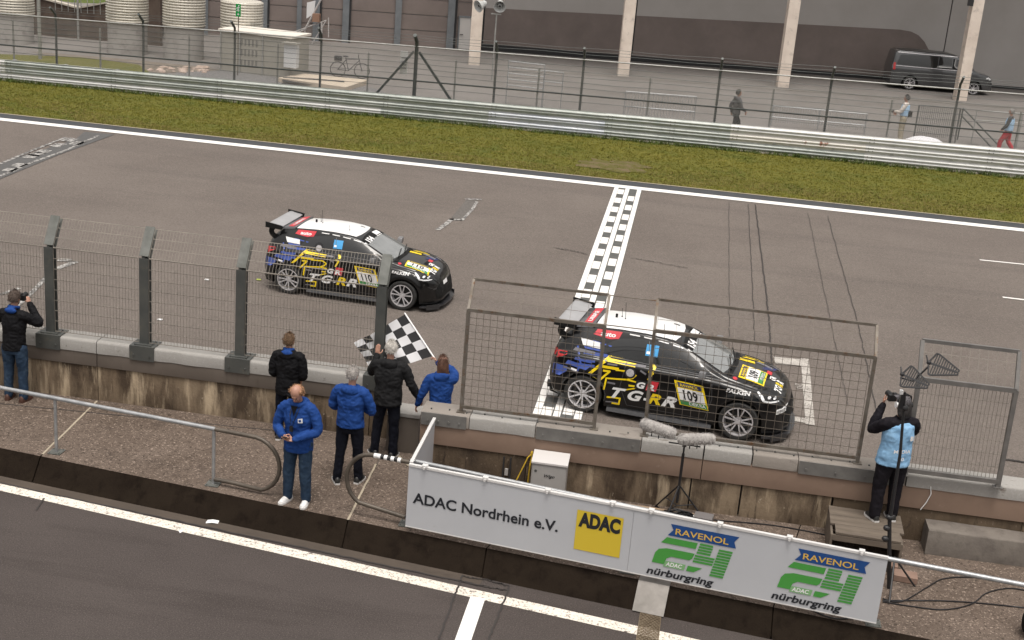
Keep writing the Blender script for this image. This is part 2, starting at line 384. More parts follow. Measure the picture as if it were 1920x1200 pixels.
for a, b in ((-.225,-.10), (.11,.23), (.46,.585)):
    mb.add([(X1+a, 18.6, .008), (X1+b, 18.6, .008), (X1+b, 39.32, .008), (X1+a, 39.32, .008)], [(0,1,2,3)])
for i in range(18):
    for cx, off in ((0, 0), (.35, .66)):
        yc = 38.71-1.216*i-off*1.216
        if yc > 18.8: mb.add([(X1+cx-.09, yc-.33, .012), (X1+cx+.09, yc-.33, .012), (X1+cx+.09, yc+.33, .012), (X1+cx-.09, yc+.33, .012)], [(0,1,2,3)])
mb.build('finish_line', white_paint, kind=ST, norm=False)
def pixribbon(mb, pts, wd, z): return ribbon(mb, [at(x, y, z) for x, y in pts], wd, z)
mb = MB(); pixribbon(mb, [(1452,675), (1510,681)], .42, .004); pixribbon(mb, [(1509,672), (1519,796)], .155, .007); pixribbon(mb, [(1478,783), (1519,790)], .22, .004)
mb.build('grid_box_marking', worn_paint, kind=ST, norm=False)
b0 = at(1484, 739, 0)
flat_text('20', worn_paint, None, lambda u, v, w_: Vector((b0.x+.10+v*.9, b0.y+.62-u*1.4, w_+.004)), .16, name='grid_number')['kind'] = ST
mb = MB()
pixribbon(mb, [(820,431), (836,420), (848,410)], .13, .004)
pixribbon(mb, [(843,411), (866,412)], .16, .004); pixribbon(mb, [(866,413), (886,392), (894,378)], .085, .004); pixribbon(mb, [(872,373), (903,374)], .14, .004)
pixribbon(mb, [(96,507), (143,490)], .16, .004); pixribbon(mb, [(108,487), (134,488)], .2, .004); pixribbon(mb, [(30,575), (60,548), (96,510)], .1, .004)
pixribbon(mb, [(0,552), (36,540)], .1, .004)
mb.build('faded_grid_markings', old_paint, kind=ST, norm=False)
mb = MB(); mb.add([at(x, y, .002) for x, y in ((846,408), (866,413), (896,376), (874,375))], [(0,1,2,3)])
mb.build('worn_patch', layered('worn_asphalt', [((.14,.13,.12), 12, (1,1,1), .45, .6)], (.105,.096,.09), .85), kind=ST, norm=False)
mb = MB(); mb.add([at(x, y, .004) for x, y in ((-40,352), (-40,318), (140,262), (158,247), (215,252), (110,290))], [(0,1,2,3,4,5)])
mb.build('tar_patch', patch_dk, kind=ST, norm=False)
mb = MB(); pixribbon(mb, [(0,307), (60,282), (124,257)], .10, .008); pixribbon(mb, [(0,330), (60,304), (120,283), (184,254)], .10, .008)
for x, y in ((68,289), (58,293), (80,284), (130,262), (144,268), (108,272), (36,309), (20,318)):
    pixribbon(mb, [(x-7, y+3), (x+8, y-3)], .34, .008)
mb.build('old_start_line', old_paint, kind=ST, norm=False)
mb = MB(); pixribbon(mb, [(1837,487), (1925,496)], .09, .004); pixribbon(mb, [(1880,557), (1930,563)], .10, .004)
mb.build('thin_marking', old_paint if False else white_paint, kind=ST, norm=False)
def jag(pts, z, amp=.012, n=26):
    W = [at(x, y, z) for x, y in pts]; out = []
    for i in range(len(W)-1):
        for k in range(n):
            p = W[i].lerp(W[i+1], k/n); out.append(p+Vector((uni(-amp, amp), uni(-amp, amp), 0)))
    return out+[W[-1]]
mb = MB()
for pts, wd in (([(1367,380),(1367,580),(1368,700)], .010), ([(1403,383),(1409,500),(1415,640)], .015), ([(1416,384),(1433,520),(1442,600),(1450,720)], .030),
                ([(1515,400),(1538,510),(1565,640),(1590,760)], .010), ([(1552,405),(1575,490),(1607,600),(1650,800)], .015)):
    ribbon(mb, jag(pts, 0), wd, .012)
ribbon(mb, jag([(1185,484), (1230,492), (1290,503)], 0, .05), .018, .012); ribbon(mb, jag([(1040,465), (1070,470), (1102,477)], 0, .05), .018, .012)
ribbon(mb, jag([(1880,861), (1925,868)], 0), .05, .012)
mb.build('track_cracks', tar, kind=ST, norm=False)
# pit lane line, bay mark, cracks
mb = MB(); ribbon(mb, [(x, pit_y(x), 0) for x in np.linspace(-30, 30, 20)], .205, -.296); mb.build('pit_lane_line', pit_paint, kind=ST, norm=False)
mb = MB(); a = at(896, 1121, -.3); b = at(872, 1190, -.3); d = (b-a).normalized()
ribbon(mb, [a, a+d*4], .19, -.292); mb.build('bay_line', white_paint, kind=ST, norm=False)
mb = MB()
ribbon(mb, jag([(866,1080),(823,1200)], -.3), .025, -.288); ribbon(mb, jag([(955,1100),(915,1205)], -.3), .025, -.288)
ribbon(mb, jag([(868,1082),(912,1088),(955,1100)], -.3, .02), .02, -.288); ribbon(mb, jag([(862,1090),(905,1100),(950,1108)], -.3, .02), .016, -.288)
mb.build('pit_lane_cracks', tar, kind=ST, norm=False)
# gutter strip along the kerb
mb = MB(); ribbon(mb, [(x, edge_y(x)-.37, 0) for x in np.linspace(-20, -1.95, 12)], .2, -.296); mb.build('gutter_strip', gutter_con, kind=ST, norm=False)
mb = MB(); ribbon(mb, [(x+0, edge_y(x)-.475+uni(-.012, .012), 0) for x in np.linspace(-20, -1.9, 160)], .03, -.29)
ribbon(mb, [at(68,958,-.3), at(83,935,-.3)], .02, -.288); mb.build('gutter_joint', tar, kind=ST, norm=False)

# ---- the raised platform between pit lane and track: slabs separated by joints
JX = [-20, -12.5, at(80, 852).x, at(652, 975).x, at(917, 1015).x+.0, 1.75, 6.3, 14]
JT = [0, 0, at(182, 752).x, at(705, 870).x-.02, -1.4, 2.3, 6.8, 14]
def slab(mb_top, mb_face, i):
    g = .008
    xa, xb = JX[i]+g, JX[i+1]-g
    ta = JT[i]+g if JT[i] else xa; tb = JT[i+1]-g if JT[i+1] else xb
    def wy(x): return 18.62 if x < -3.3 else 17.56
    N = 16; top = []; low = []; bot = []
    for k in range(N+1):
        t = k/N; x = xa+(xb-xa)*t; x2 = ta+(tb-ta)*t; e = .012*noise.noise(Vector((x*2.2, 3, 0)))
        y = edge_y(x)+e
        top.append((x2, 18.64 if x2 < -3.4 else 17.88, .0)); low.append((x, y, -.0)); bot.append((x, y-.025, -.03)); bot.append((x, y-.27-e, -.3))
    vs_ = top+low; n = N+1
    mb_top.add(vs_, [(n+k, n+k+1, k+1, k) for k in range(N)])
    vs2 = low+bot; fs = []
    for k in range(N):
        a, b = n+2*k, n+2*k+2
        fs += [(k, a, b, k+1), (a, a+1, b+1, b)]
    mb_face.add(vs2, fs)
plat = []
for i in range(len(JX)-1):
    t = MB(); f = MB(); slab(t, f, i)
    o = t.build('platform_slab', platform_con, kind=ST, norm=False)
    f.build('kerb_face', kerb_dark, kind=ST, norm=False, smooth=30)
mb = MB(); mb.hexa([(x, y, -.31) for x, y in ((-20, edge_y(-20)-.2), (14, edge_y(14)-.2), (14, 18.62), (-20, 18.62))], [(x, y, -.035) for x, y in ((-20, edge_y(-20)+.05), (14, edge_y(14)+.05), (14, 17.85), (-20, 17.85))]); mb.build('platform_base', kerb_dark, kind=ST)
mb = MB()
joint_m = mat('joint_filler', (.42,.36,.27), (.3,.26,.2), 8, .8, world=True)
for (a, b) in (((80,852), (182,752)), ((652,975), (705,870))):
    A = at(*a); B = at(*b); ribbon(mb, [A.lerp(B, k/10)+Vector((uni(-.006,.006), 0, 0)) for k in range(11)], .03, .004)
A = at(80, 852); mb.beam(A+Vector((0,-.0,-.02)), A+Vector((.02,-.28,-.3)), .03, .014)
mb.add([at(*p, .004) for p in ((745,850), (782,884), (780,887), (742,853))], [(0,1,2,3)])
mb.build('joint_filler', joint_m, kind=ST)
mb = MB(); ribbon(mb, [at(x, y)+Vector((0, uni(-.006,.006), 0)) for x, y in [(-40+30*k, 753+2.95*k) for k in range(22)]], .022, .004)
mb.build('platform_groove', tar, kind=ST, norm=False)

# ================================================================== PIT WALL
def onplane(px, py, P, n):
    d = ray(px, py); C = Vector((0, 0, CAM_H)); t = (Vector(P)-C).dot(n)/d.dot(n); return C+d*t
def bevbox(name, x0, x1, y0, y1, z0, z1, m, parent, bw=.015, seg=2, label=None, kind=None):
    mb = MB(); mb.box(((x0+x1)/2, (y0+y1)/2, (z0+z1)/2), (x1-x0, y1-y0, z1-z0)); me = mb.mesh(name); bevel(me, bw, seg); smooth_by(me, 50); me.materials.append(m)
    return link(name, me, parent, label=label, kind=kind)
def chipped(name, x0, x1, y0, y1, z0, z1, m, parent, bw=.03, amp=.006):
    """a long concrete block with softened, slightly uneven edges"""
    n = max(3, int((x1-x0)/.12)); prof = [(y0, z0), (y0, z1-bw), (y0+bw*.35, z1-bw*.3), (y0+bw, z1), (y1-bw, z1), (y1, z1-bw), (y1, z0)]
    mb = MB(); vs_ = []
    for i in range(n+1):
        x = x0+(x1-x0)*i/n
        for y, z in prof:
            q = amp*noise.noise(Vector((x*4, y*9, z*9))); vs_.append((x, y+q, z+q*.8))
    k = len(prof)
    fs = [(i*k+j, (i+1)*k+j, (i+1)*k+(j+1) % k, i*k+(j+1) % k) for i in range(n) for j in range(k)]
    fs += [tuple(range(k)), tuple(n*k+j for j in range(k))[::-1]]
    mb.add(vs_, fs); return mb.build(name, m, parent, smooth=40)

pw = thing('pit_wall', 'long low concrete pit wall with white coping at left under the tall fence posts', 'wall')
YF = 18.62
cuts = [-22, -17.2, -13.1, -8.77, -4.35, -3.98]
postx = [-9.57, -8.02, -6.47, -4.27]
for i in range(len(cuts)-1):
    a, b = cuts[i]+.006, cuts[i+1]-.006
    chipped('concrete_panel', a, b, YF+.02, YF+.34, 0, .57, wall_con, pw, .01)
    bevbox('painted_band', a, b, YF-.005, YF+.36, .575, .795, band_grey, pw, .006)
    chipped('coping_block', a, b, YF-.015, YF+.40, .80, 1.0, coping_white, pw, .04)
mb = MB(); mb.box((-13, YF+.2, .5), (18.1, .2, .9)); mb.build('wall_core', tar, pw)
def saddle(parent, x, wd=.40, y=YF, m=steel_dk, zt=1.0):
    mb = MB(); mb.box((x, y-.027, zt-.10), (wd, .014, .235)); mb.box((x, y+.13, zt+.012), (wd, .32, .014))
    for sx in (-.13, .13):
        mb.cyl((x+sx, y-.034, zt-.13), (x+sx, y-.05, zt-.13), .014, n=8)
        mb.cyl((x+sx, y+.02, zt+.018), (x+sx, y+.02, zt+.04), .014, n=8); mb.cyl((x+sx, y+.22, zt+.018), (x+sx, y+.22, zt+.04), .014, n=8)
    mb.box((x, y+.12, zt+.028), (.26, .22, .016))
    return mb.build('base_plate', m, parent)
low = thing('low_wall', 'short low wall piece with white top in the gap beside the flag man', 'wall')
chipped('concrete_block', -3.97, -3.48, 18.2, 18.6, 0, .58, band_grey, low, .01); chipped('coping_block', -3.975, -3.47, 18.18, 18.62, .585, .64, coping_white, low, .015)

# ---- fence of tall bent posts on the left wall
fl = thing('debris_fence', 'welded mesh fence with four bent dark grey posts on the left pit wall', 'fence', (0, 0, 0))
def wiregrid(mb, p0, u, v, lu, lv, du, dv, ru, rv, every=1):
    u = Vector(u); v = Vector(v); p0 = Vector(p0); k = int(lu/du)
    for i in range(k+1):
        p = p0+u*(i*lu/k); mb.beam(p, p+v*lv, ru*2, ru*2, u.cross(v))
    k = max(1, int(lv/dv))
    for i in range(k+1):
        p = p0+v*(i*lv/k); mb.beam(p, p+u*lu, rv*2, rv*2, u.cross(v))
def bent_post(x):
    g = link('post', None, fl); mb = MB()
    y0 = YF+.13; A = Vector((x, y0, 1.03)); B = Vector((x, y0, 2.42)); C = Vector((x, y0+.26, 2.83))
    nrm = Vector((0, -1, 0)); nv = Vector((0, -.845, .535))
    def seg(P, Q, n, mbx, m2):
        for s_ in (-1, 1):
            mbx.beam(P+n*.055*s_, Q+n*.055*s_, .15, .012, n)
        mbx.beam(P, Q, .010, .10, n)
    seg(A, B, nrm, mb, None)
    me = mb.mesh('post'); me.materials.append(steel_dk); g.data = None
    col.objects.unlink(g); bpy.data.objects.remove(g)
    g = link('post', me, fl)
    mb2 = MB(); seg(B+Vector((0, .0, .004)), C, nv, mb2, None); mb2.build('bent_arm', steel_top, g)
    saddle(g, x)
for x in postx: bent_post(x)
bent_post(-11.15)
xs_ = [-12.7, -11.15]+postx
for i in range(len(xs_)-1):
    a, b = xs_[i]+.09, xs_[i+1]-.09
    mb = MB(); wiregrid(mb, (a, YF+.06, 1.06), (1,0,0), (0,0,1), b-a, 1.36, .05, .17, .0023, .0042)
    wiregrid(mb, (a, YF+.06, 2.43), (1,0,0), Vector((0,.535,.845)), b-a, .48, .05, .16, .002, .0045)
    mb.build('mesh_panel', wire_m, fl, kind='stuff', norm=False)

# ---- the higher right wall
pr = thing('pit_wall', 'stained concrete pit wall with brown band behind the white advertising board', 'wall', (0,0,0))
YR = 17.53
cop = [(-3.33, -2.62, coping_grey), (-2.61, -1.66, coping_white), (-1.65, -.14, coping_grey), (-.13, .74, coping_white), (.76, 1.42, coping_white), (1.44, 2.06, coping_grey), (2.07, 3.2, coping_grey), (3.21, 3.54, coping_grey), (3.56, 7.2, coping_white), (7.22, 12, coping_white)]
for a, b, m in cop: chipped('coping_block', a, b, YR-.015, YR+.42, .815, 1.0, m, pr, .03)
for a, b in ((-3.33, .745), (.755, 3.2), (3.21, 6.9), (6.91, 12)): bevbox('painted_band', a, b, YR-.004, YR+.34, .50, .81, band_brown, pr, .006)
for a, b, m in ((-3.33, -1.75, wall_con_dark), (-1.74, .62, wall_con), (.64, 1.33, wall_con), (1.355, 2.6, wall_con), (2.63, 5.2, wall_con_dark), (5.21, 12, wall_con)):
    chipped('concrete_panel', a, b, YR+.02, YR+.34, 0, .495, m, pr, .02)
mb = MB(); mb.box((4.3, YR+.2, .48), (15.1, .2, .9)); mb.build('wall_core', tar, pr)
for a, b in ((-3.32, -2.66), (-1.64, -.15), (2.08, 3.5)):
    mb = MB(); mb.box(((a+b)/2, YR-.024, .895), (b-a, .014, .19))
    for k in range(4): mb.cyl((a+.1+(b-a-.2)*k/3, YR-.03, .88), (a+.1+(b-a-.2)*k/3, YR-.045, .88), .015, n=8)
    mb.build('steel_plate', mat('plate_steel', (.13,.125,.12), (.18,.175,.165), 5, .6, .2, world=True), pr)
mb = MB()
for k in range(26): mb.cyl((-3.2+k*.26, YR+.1+.04*(k % 2), 1.0), (-3.2+k*.26, YR+.1+.04*(k % 2), 1.018), .013, n=6)
mb.build('bolt', steel_dk, pr, kind='stuff')
ld = thing('concrete_step', 'long concrete ledge at the foot of the right pit wall', 'step'); 
chipped('step_block', 3.9, 9, 17.16, YR, 0, .37, mat('step_concrete', (.125,.108,.095), (.17,.15,.13), 3, .9, c3=(.08,.068,.058), s3=5, f3=(.5,.75), bump=.004, bscale=30, world=True), ld, .02)

# ---- caged frames over the right wall
def frame_cage(name, label, x0, x1, m, du, dv, ybase, zt, back, lean=0, bar=.045, extra=None, wire=None, xs=(0,0)):
    t = thing(name, label, 'fence'); a, b = x0, x1; s0, s1 = xs
    for x, s_ in ((a, s0), (b, s1)):
        mb = MB(); mb.beam((x, ybase, 1.0), (x+s_, ybase, zt), bar, bar, (0,1,0)); mb.box((x, ybase, 1.008), (.12, .1, .014)); mb.build('post', m, t)
        mb = MB(); mb.beam((x+s_, ybase, zt), (x+s_*1.2, ybase+back[0], zt+back[1]), bar*.85, bar*.85, (0,1,0)); mb.build('top_arm', m, t)
    mb = MB(); mb.beam((a, ybase-.002, 1.09), (b, ybase-.002, 1.09), bar, bar); mb.build('bottom_rail', m, t)
    mb = MB(); mb.beam((a+s0, ybase-.002, zt), (b+s1, ybase-.002, zt), bar*.9, bar*1.05); mb.build('middle_rail', m, t)
    mb = MB(); mb.beam((a+s0*1.2, ybase+back[0], zt+back[1]), (b+s1*1.2, ybase+back[0], zt+back[1]), bar*.8, bar*.8); mb.build('top_rail', m, t)
    mb = MB(); wiregrid(mb, (a+.03, ybase, 1.11), (1,0,0), Vector((s0, 0, zt-1.1)).normalized() if s0 else (0,0,1), b-a-.06, zt-1.12, du, dv, .0028, .003)
    L = math.hypot(*back); wiregrid(mb, (a+.03+s0, ybase+.0, zt+.02), (1,0,0), Vector((0, back[0]/L, back[1]/L)), b-a-.06, L, du*2.2, L/3.01, .002, .0025)
    mb.build('mesh_panel', wire or wire_cage, t, kind='stuff', norm=False)
    return t
frame_cage('wire_cage_fence', 'square brown steel frame with wire grid, left one above the finish line', -2.77, -.83, rusty, .095, .1, 17.66, 2.56, (.33, .36))
cg = frame_cage('wire_cage_fence', 'wider brown steel frame with wire grid in front of the second black car', -.11, 2.88, rusty, .115, .115, 17.66, 2.58, (.33, .36), xs=(-.03, 0))
for z, y in ((2.92, 17.98), (2.58, 17.66)): mb = MB(); mb.tube([(-.83, y, z), (-.14, y, z)], .008, 6); mb.build('link_bar', rusty, cg)
frame_cage('wire_cage_fence', 'small light grey mesh fence panel behind the photographer at right', 3.49, 4.75, mat('dull_zinc_frame', (.15,.145,.14), (.21,.2,.19), 5, .5, .4, world=True), .05, .17, 17.45, 2.42, (.22, .48), wire=wire_m, xs=(-.03, -.02), bar=.06)

# ================================================================== FAR SIDE: guard rail and catch fence
g_grey = mat('guard_rail_grey', (.33,.36,.34), (.43,.45,.43), 2, .5, .25, c3=(.24,.27,.25), s3=7, f3=(.55,.75), world=True)
g_white = mat('guard_rail_white', (.53,.535,.53), (.62,.62,.61), 2, .5, .1, c3=(.4,.4,.37), s3=6, f3=(.6,.78), world=True)
g_blue = mat('guard_rail_bluish', (.45,.48,.53), (.55,.57,.6), 2, .45, .3, c3=(.36,.39,.42), s3=7, f3=(.55,.75), world=True)
g_rust = mat('guard_rail_rust', (.6,.58,.54), (.66,.64,.6), 2, .6, .1, c3=(.24,.1,.06), s3=1.6, f3=(.6,.64), world=True)
gr = thing('guard_rail', 'long triple steel guard rail between the grass and the paddock fence', 'guard rail')
prof = [(0,.0),(0,.035),(-.04,.06),(-.075,.085),(-.075,.115),(-.035,.14),(-.035,.165),(-.075,.19),(-.075,.22),(-.04,.245),(0,.27),(0,.305)]
segL = 4.0; SX = [-36+segL*i for i in range(16)]
X_white_end = atg(720, 215).x; X_blue0 = atg(918, 235).x; X_blue1 = atg(1130, 262).x; X_r = atg(1365, 280).x; X_rr = atg(1615, 300).x; X_l = atg(17, 150).x
cutsx = sorted(set([-36]+[X_l]+[X_l+4.05*i for i in range(1, 4)]+[X_white_end, X_blue0, X_blue1, (X_blue1+X_r)/2, X_r, X_rr, X_rr+4, X_rr+8, X_rr+12]))
base_s = mat('rail_footing', (.5,.45,.4), (.36,.33,.29), 3, .85, world=True)
for i in range(len(cutsx)-1):
    a, b = cutsx[i], cutsx[i+1]; c_ = (a+b)/2
    for r in range(3):
        m = g_grey
        if c_ < X_l: m = g_white
        elif c_ < X_white_end and r == 0: m = g_white
        elif X_blue0 < c_ < X_blue1: m = g_blue if r != 2 else g_grey
        elif c_ > X_rr: m = g_white
        elif c_ > X_r: m = g_rust if r == 1 else (g_white if r == 2 else g_grey)
        mb = MB(); n = len(prof); N = 4; vs_ = []
        for k in range(N+1):
            x = a+(b-a)*k/N; dy = .008*math.sin(k*2.1+i+r); z0 = gz(x, guard_y(x))+(.05+.315*r)*guard_s(x)
            for (py_, pz) in prof: vs_.append((x-.0, guard_y(x)+py_+dy-(.0 if i % 2 else .006), z0+pz*1.02*guard_s(x)))
        mb.add(vs_, [(k*n+j, (k+1)*n+j, (k+1)*n+j+1, k*n+j+1) for k in range(N) for j in range(n-1)])
        o = mb.build('rail_beam', m, gr, smooth=60, norm=False)
        mbb = MB()
        for bx in (a+.1, a+.25):
            for zz in (.1, .205): mbb.box((bx, guard_y(bx)-.08, gz(bx, 47)+(.05+.315*r+zz)*guard_s(bx)), (.03, .02, .03))
        mbb.build('bolts', steel_dk, o, kind='stuff')
for k in range(30):
    x = -35+2*k; z = gz(x, 47.4)
    mb = MB(); mb.box((x, guard_y(x)+.09, z+.40), (.12, .14, .8)); mb.box((x, guard_y(x)-.012, z+.40), (.10, .1, .05)); mb.build('rail_post', galv, gr)
mb = MB()
mb.add([(x, guard_y(x)+dy, gz(x, 48)+z) for x in (-36, -16, 4, 24) for dy, z in ((-.10, -.1), (-.10, .06), (.35, .06), (.35, -.1))],
       [(i*4+j, i*4+4+j, i*4+5+j, i*4+1+j) for i in range(3) for j in range(3)])
mb.build('rail_footing', base_s, gr)
mb = MB(); mb.add([(x, guard_y(x)+dy, gz(x, 48)+1.0*guard_s(x)) for x in np.linspace(-36, 24, 13) for dy in (-.03, .02)], [(i*2, i*2+2, i*2+3, i*2+1) for i in range(3)])
mb.build('top_edge', g_white, gr)

cf = thing('catch_fence', 'tall dark chain link fence with angled post tips behind the guard rail', 'fence')
def fy(x): return guard_y(x)+.34
def fs(x): return (2.41+.0105*max(0, x+25))/2.43
pxs = [(80,113),(241,130),(411,148),(580,162),(760,180),(918,190),(1083,205),(1340,232),(1549,248),(1790,272),(2040,296)]
FX = [at(x, y, 1.0+gz(at(x, y, 1.0).x, 48)).x for x, y in pxs]; FX = [FX[0]-3.4, ]+FX
fence_dk = mat('dark_fence_steel', (.06,.07,.07), (.1,.105,.1), 4, .5, .4, world=True)
fence_lt = mat('grey_fence_steel', (.3,.3,.29), (.4,.4,.385), 4, .5, .4, world=True)
for k, x in enumerate(FX):
    z = gz(x, 48); mb = MB(); r = .045 if k != 5 else .07
    m = fence_dk
    mb.tube(catmull([(x, fy(x), z), (x, fy(x), z+1.2), (x, fy(x), z+2.45*fs(x)), (x, fy(x)-.14, z+2.65*fs(x)), (x, fy(x)-.42, z+2.84*fs(x))], 4), r, 8)
    o = mb.build('post', m, cf, smooth=60)
for i in range(len(FX)-1):
    x = (FX[i]+FX[i+1])/2
    z = gz(x, 48); mb = MB(); mb.tube([(x, fy(x)+.05, z), (x, fy(x)+.05, z+2.2)], .035, 8); mb.build('post', fence_lt, cf, smooth=60)
x5 = FX[5]
for s_ in (-1, 1): mb = MB(); mb.beam((x5+.1*s_, fy(x5), gz(x5, 48)+2.38), (x5+1.75*s_, fy(x5)-.02, gz(x5, 48)+.3), .08, .08); mb.build('brace', fence_dk, cf)
def rail(z, r, m, name, y0=0):
    mb = MB(); mb.tube([(x, fy(x)-.03+y0, gz(x, 48)+z*fs(x)) for x in np.linspace(FX[0], FX[-1], 12)], r, 6); return mb.build(name, m, cf, smooth=60)
rail(2.43, .028, fence_lt, 'top_rail'); rail(.98+.3, .03, fence_dk, 'bottom_rail')
mb = MB()
for z in (1.05, 1.5, 1.68, 1.86, 2.04, 2.22): mb.tube([(x, fy(x)-.05+.01*math.sin(x*3), gz(x, 48)+z*fs(x)+.012*math.sin(x*1.3+z*5)) for x in np.linspace(FX[0], FX[-1], 120)], .008, 4)
for dy, z in ((-.15, 2.62), (-.27, 2.72), (-.40, 2.83)): mb.tube([(x, fy(x)+dy, gz(x, 48)+z*fs(x)+.015*math.sin(x*1.7+z*9)) for x in np.linspace(FX[0], FX[-1], 120)], .006, 4)
mb.build('strand_wires', fence_dk, cf, kind='stuff', norm=False)
mb = MB(); x = FX[0]; H = 2.4
while x < FX[-1]:
    for s_ in (-1, 1):
        x2 = x+s_*H*.62
        mb.add([(x-.0037, fy(x)-.04, gz(x, 48)+.02), (x+.0037, fy(x)-.04, gz(x, 48)+.02), (x2+.0037, fy(x2)-.04, gz(x2, 48)+H), (x2-.0037, fy(x2)-.04, gz(x2, 48)+H)], [(0,1,2,3)])
    x += .05
mb.build('chain_link_mesh', wire_dk, cf, kind='stuff', norm=False)
# white notice board hanging on the A-shaped brace
P = onplane(752, 95, (x5, fy(x5)+.12, 0), Vector((0,1,0))); Q = onplane(765, 140, (x5, fy(x5)+.12, 0), Vector((0,1,0)))
t = thing('notice_board', 'narrow white notice hung on the braced fence post', 'sign', (P.x, fy(x5)+.1, Q.z))
mb = MB(); mb.box((.13, 0, (P.z-Q.z)/2), (.27, .015, P.z-Q.z)); mb.build('board', mat('off_white_plastic', (.68,.68,.68)), t)
mb = MB()
for k in range(4): mb.box((.13, -.011, .22+.12*k), (.19, .004, .035))
mb.build('print_marks', mat('grey_print', (.25,.25,.25)), t)

# ================================================================== THE TWO RACE CARS (car frame: x forward from the rear axle, y to the left, z up)
car_black = mat('black_car_paint', (.004,.004,.0045), None, rough=.3, coat=.7, spec=.25)
gloss_dk = mat('dark_glass', (.012,.013,.014), None, rough=.06, spec=.8)
wind_m = mat('windshield_glass', (.16,.17,.17), (.24,.25,.25), 1.8, .05, spec=1, coat=1)  # sky reflection painted into the glass colour as pale mottled grey
roof_white = mat('white_wrap', (.8,.8,.8), None, rough=.3, coat=.5)
matt_blk = mat('matt_black', (.007,.007,.007), (.014,.014,.014), 8, .7, spec=.2)
carbon = mat('grey_carbon', (.018,.018,.02), (.035,.035,.038), 12, .35, coat=.4)
wing_m = mat('wing_grey', (.3,.3,.31), (.36,.36,.37), 4, .3, coat=.6)
rubber = mat('tyre_rubber', (.016,.016,.016), (.03,.029,.028), 10, .8)
rim_m = mat('silver_rim', (.6,.59,.61), None, rough=.32, metal=.35)
rim_dk = mat('rim_shadow_grey', (.03,.03,.03), None, rough=.6, metal=.2)
yel = mat('yellow_vinyl', (.85,.62,.01), None, rough=.35); blu = mat('blue_vinyl', (.045,.085,.33), (.07,.12,.42), 4, .35)
dgrey = mat('grey_vinyl', (.17,.165,.18), None, rough=.4); redv = mat('red_vinyl', (.55,.035,.05), None, rough=.4)
wht = mat('white_vinyl', (.78,.78,.78), None, rough=.4); grn = mat('green_vinyl', (.05,.24,.07), None, rough=.4)
navy = mat('navy_vinyl', (.02,.03,.12), None, rough=.4); skyb = mat('light_blue_sticker', (.07,.36,.72), None, rough=.4)
blk = mat('black_print', (.012,.012,.014), None, rough=.5); redl = mat('red_lamp', (.45,.008,.01), None, rough=.15, coat=1)
lampw = mat('lamp_white', (.75,.76,.78), None, rough=.15, coat=1)

def I(x, P): return float(np.interp(x, [p[0] for p in P], [p[1] for p in P]))
ZT = [(-.64,.70),(-.62,.93),(-.60,1.0),(-.54,1.10),(-.42,1.24),(-.30,1.335),(-.15,1.375),(.1,1.40),(.5,1.425),(.9,1.42),(1.2,1.395),(1.42,1.355),(1.55,1.31),(1.8,1.20),(2.1,1.06),(2.24,1.0),(2.4,.97),(2.7,.92),(2.95,.86),(3.1,.80),(3.2,.73),(3.26,.64),(3.30,.52),(3.32,.40)]
ZB = [(-.64,.40),(-.55,.25),(-.35,.19),(.5,.15),(2.0,.15),(3.0,.14),(3.25,.15),(3.32,.2)]
WD = [(-.64,.60),(-.60,.74),(-.52,.82),(-.38,.865),(-.1,.895),(.1,.895),(.45,.87),(.8,.845),(1.6,.845),(2.05,.855),(2.4,.89),(2.65,.89),(2.9,.84),(3.05,.78),(3.16,.70),(3.25,.58),(3.30,.46),(3.32,.36)]
ZS = [(-.64,.60),(-.60,.86),(-.5,.95),(-.3,.97),(.1,.965),(.6,.945),(1.2,.925),(1.8,.915),(2.2,.895),(2.5,.865),(2.8,.80),(3.0,.74),(3.15,.66),(3.25,.56),(3.32,.34)]
WR = [(-.64,.50),(-.55,.56),(-.35,.56),(.0,.555),(.8,.565),(1.3,.555),(1.5,.555),(1.8,.60),(2.1,.65),(2.3,.68),(2.6,.70),(2.9,.66),(3.1,.58),(3.25,.42),(3.32,.24)]
def smoothI(P, s=.05):
    def f(x): return (I(x-s, P)+2*I(x, P)+I(x+s, P)+I(x-s/2, P)*2+I(x+s/2, P)*2)/8
    return f
fZT, fZB, fWD, fZS, fWR = smoothI(ZT, .04), smoothI(ZB), smoothI(WD, .07), smoothI(ZS, .08), smoothI(WR, .09)
ARCH = .365
def profile(x, n=5):
    w_ = fWD(x); zb = fZB(x); zs = fZS(x); zt = fZT(x); wr = min(fWR(x), w_-.04); zt = max(zt, zs+.02); zs = min(zs, zt-.02)
    ze = zt-.045-.02*max(0, min(1, (x-1.5)))
    ze = max(ze, zs+.005)
    P = [(w_-.05, zb), (w_-.012, zb+.06), (w_-.005, zb+(zs-zb)*.3), (w_, zb+(zs-zb)*.58), (w_-.018, zs-.075), (w_-.05, zs-.012), (w_-.095, zs+.012)]
    mw = (w_-.095+wr)/2+.022; P += [(mw, (zs+ze)/2+.012)]
    P += [(wr+.012, ze-.015), (wr-.035, ze+.015), (wr*.72, zt-.016), (wr*.36, zt-.004), (0, zt)]
    C = catmull([(p[0], p[1], 0) for p in P], n)
    out = []
    for c in C:
        y, z = c.x, c.y
        for xw in (0, 2.56):
            d = math.hypot(x-xw, z-.31)
            if z < .98 and y > .55:
                fl = max(0, 1-abs(d-ARCH-.03)/.10); y += .022*fl*fl*(3-2*fl)
        out.append([y, z])
    for xw in (0, 2.56):
        if abs(x-xw) < ARCH:
            za = .31+math.sqrt(ARCH**2-(x-xw)**2)
            for p in out:
                if p[1] < za and p[0] > .5: p[1] = za; 
    return out
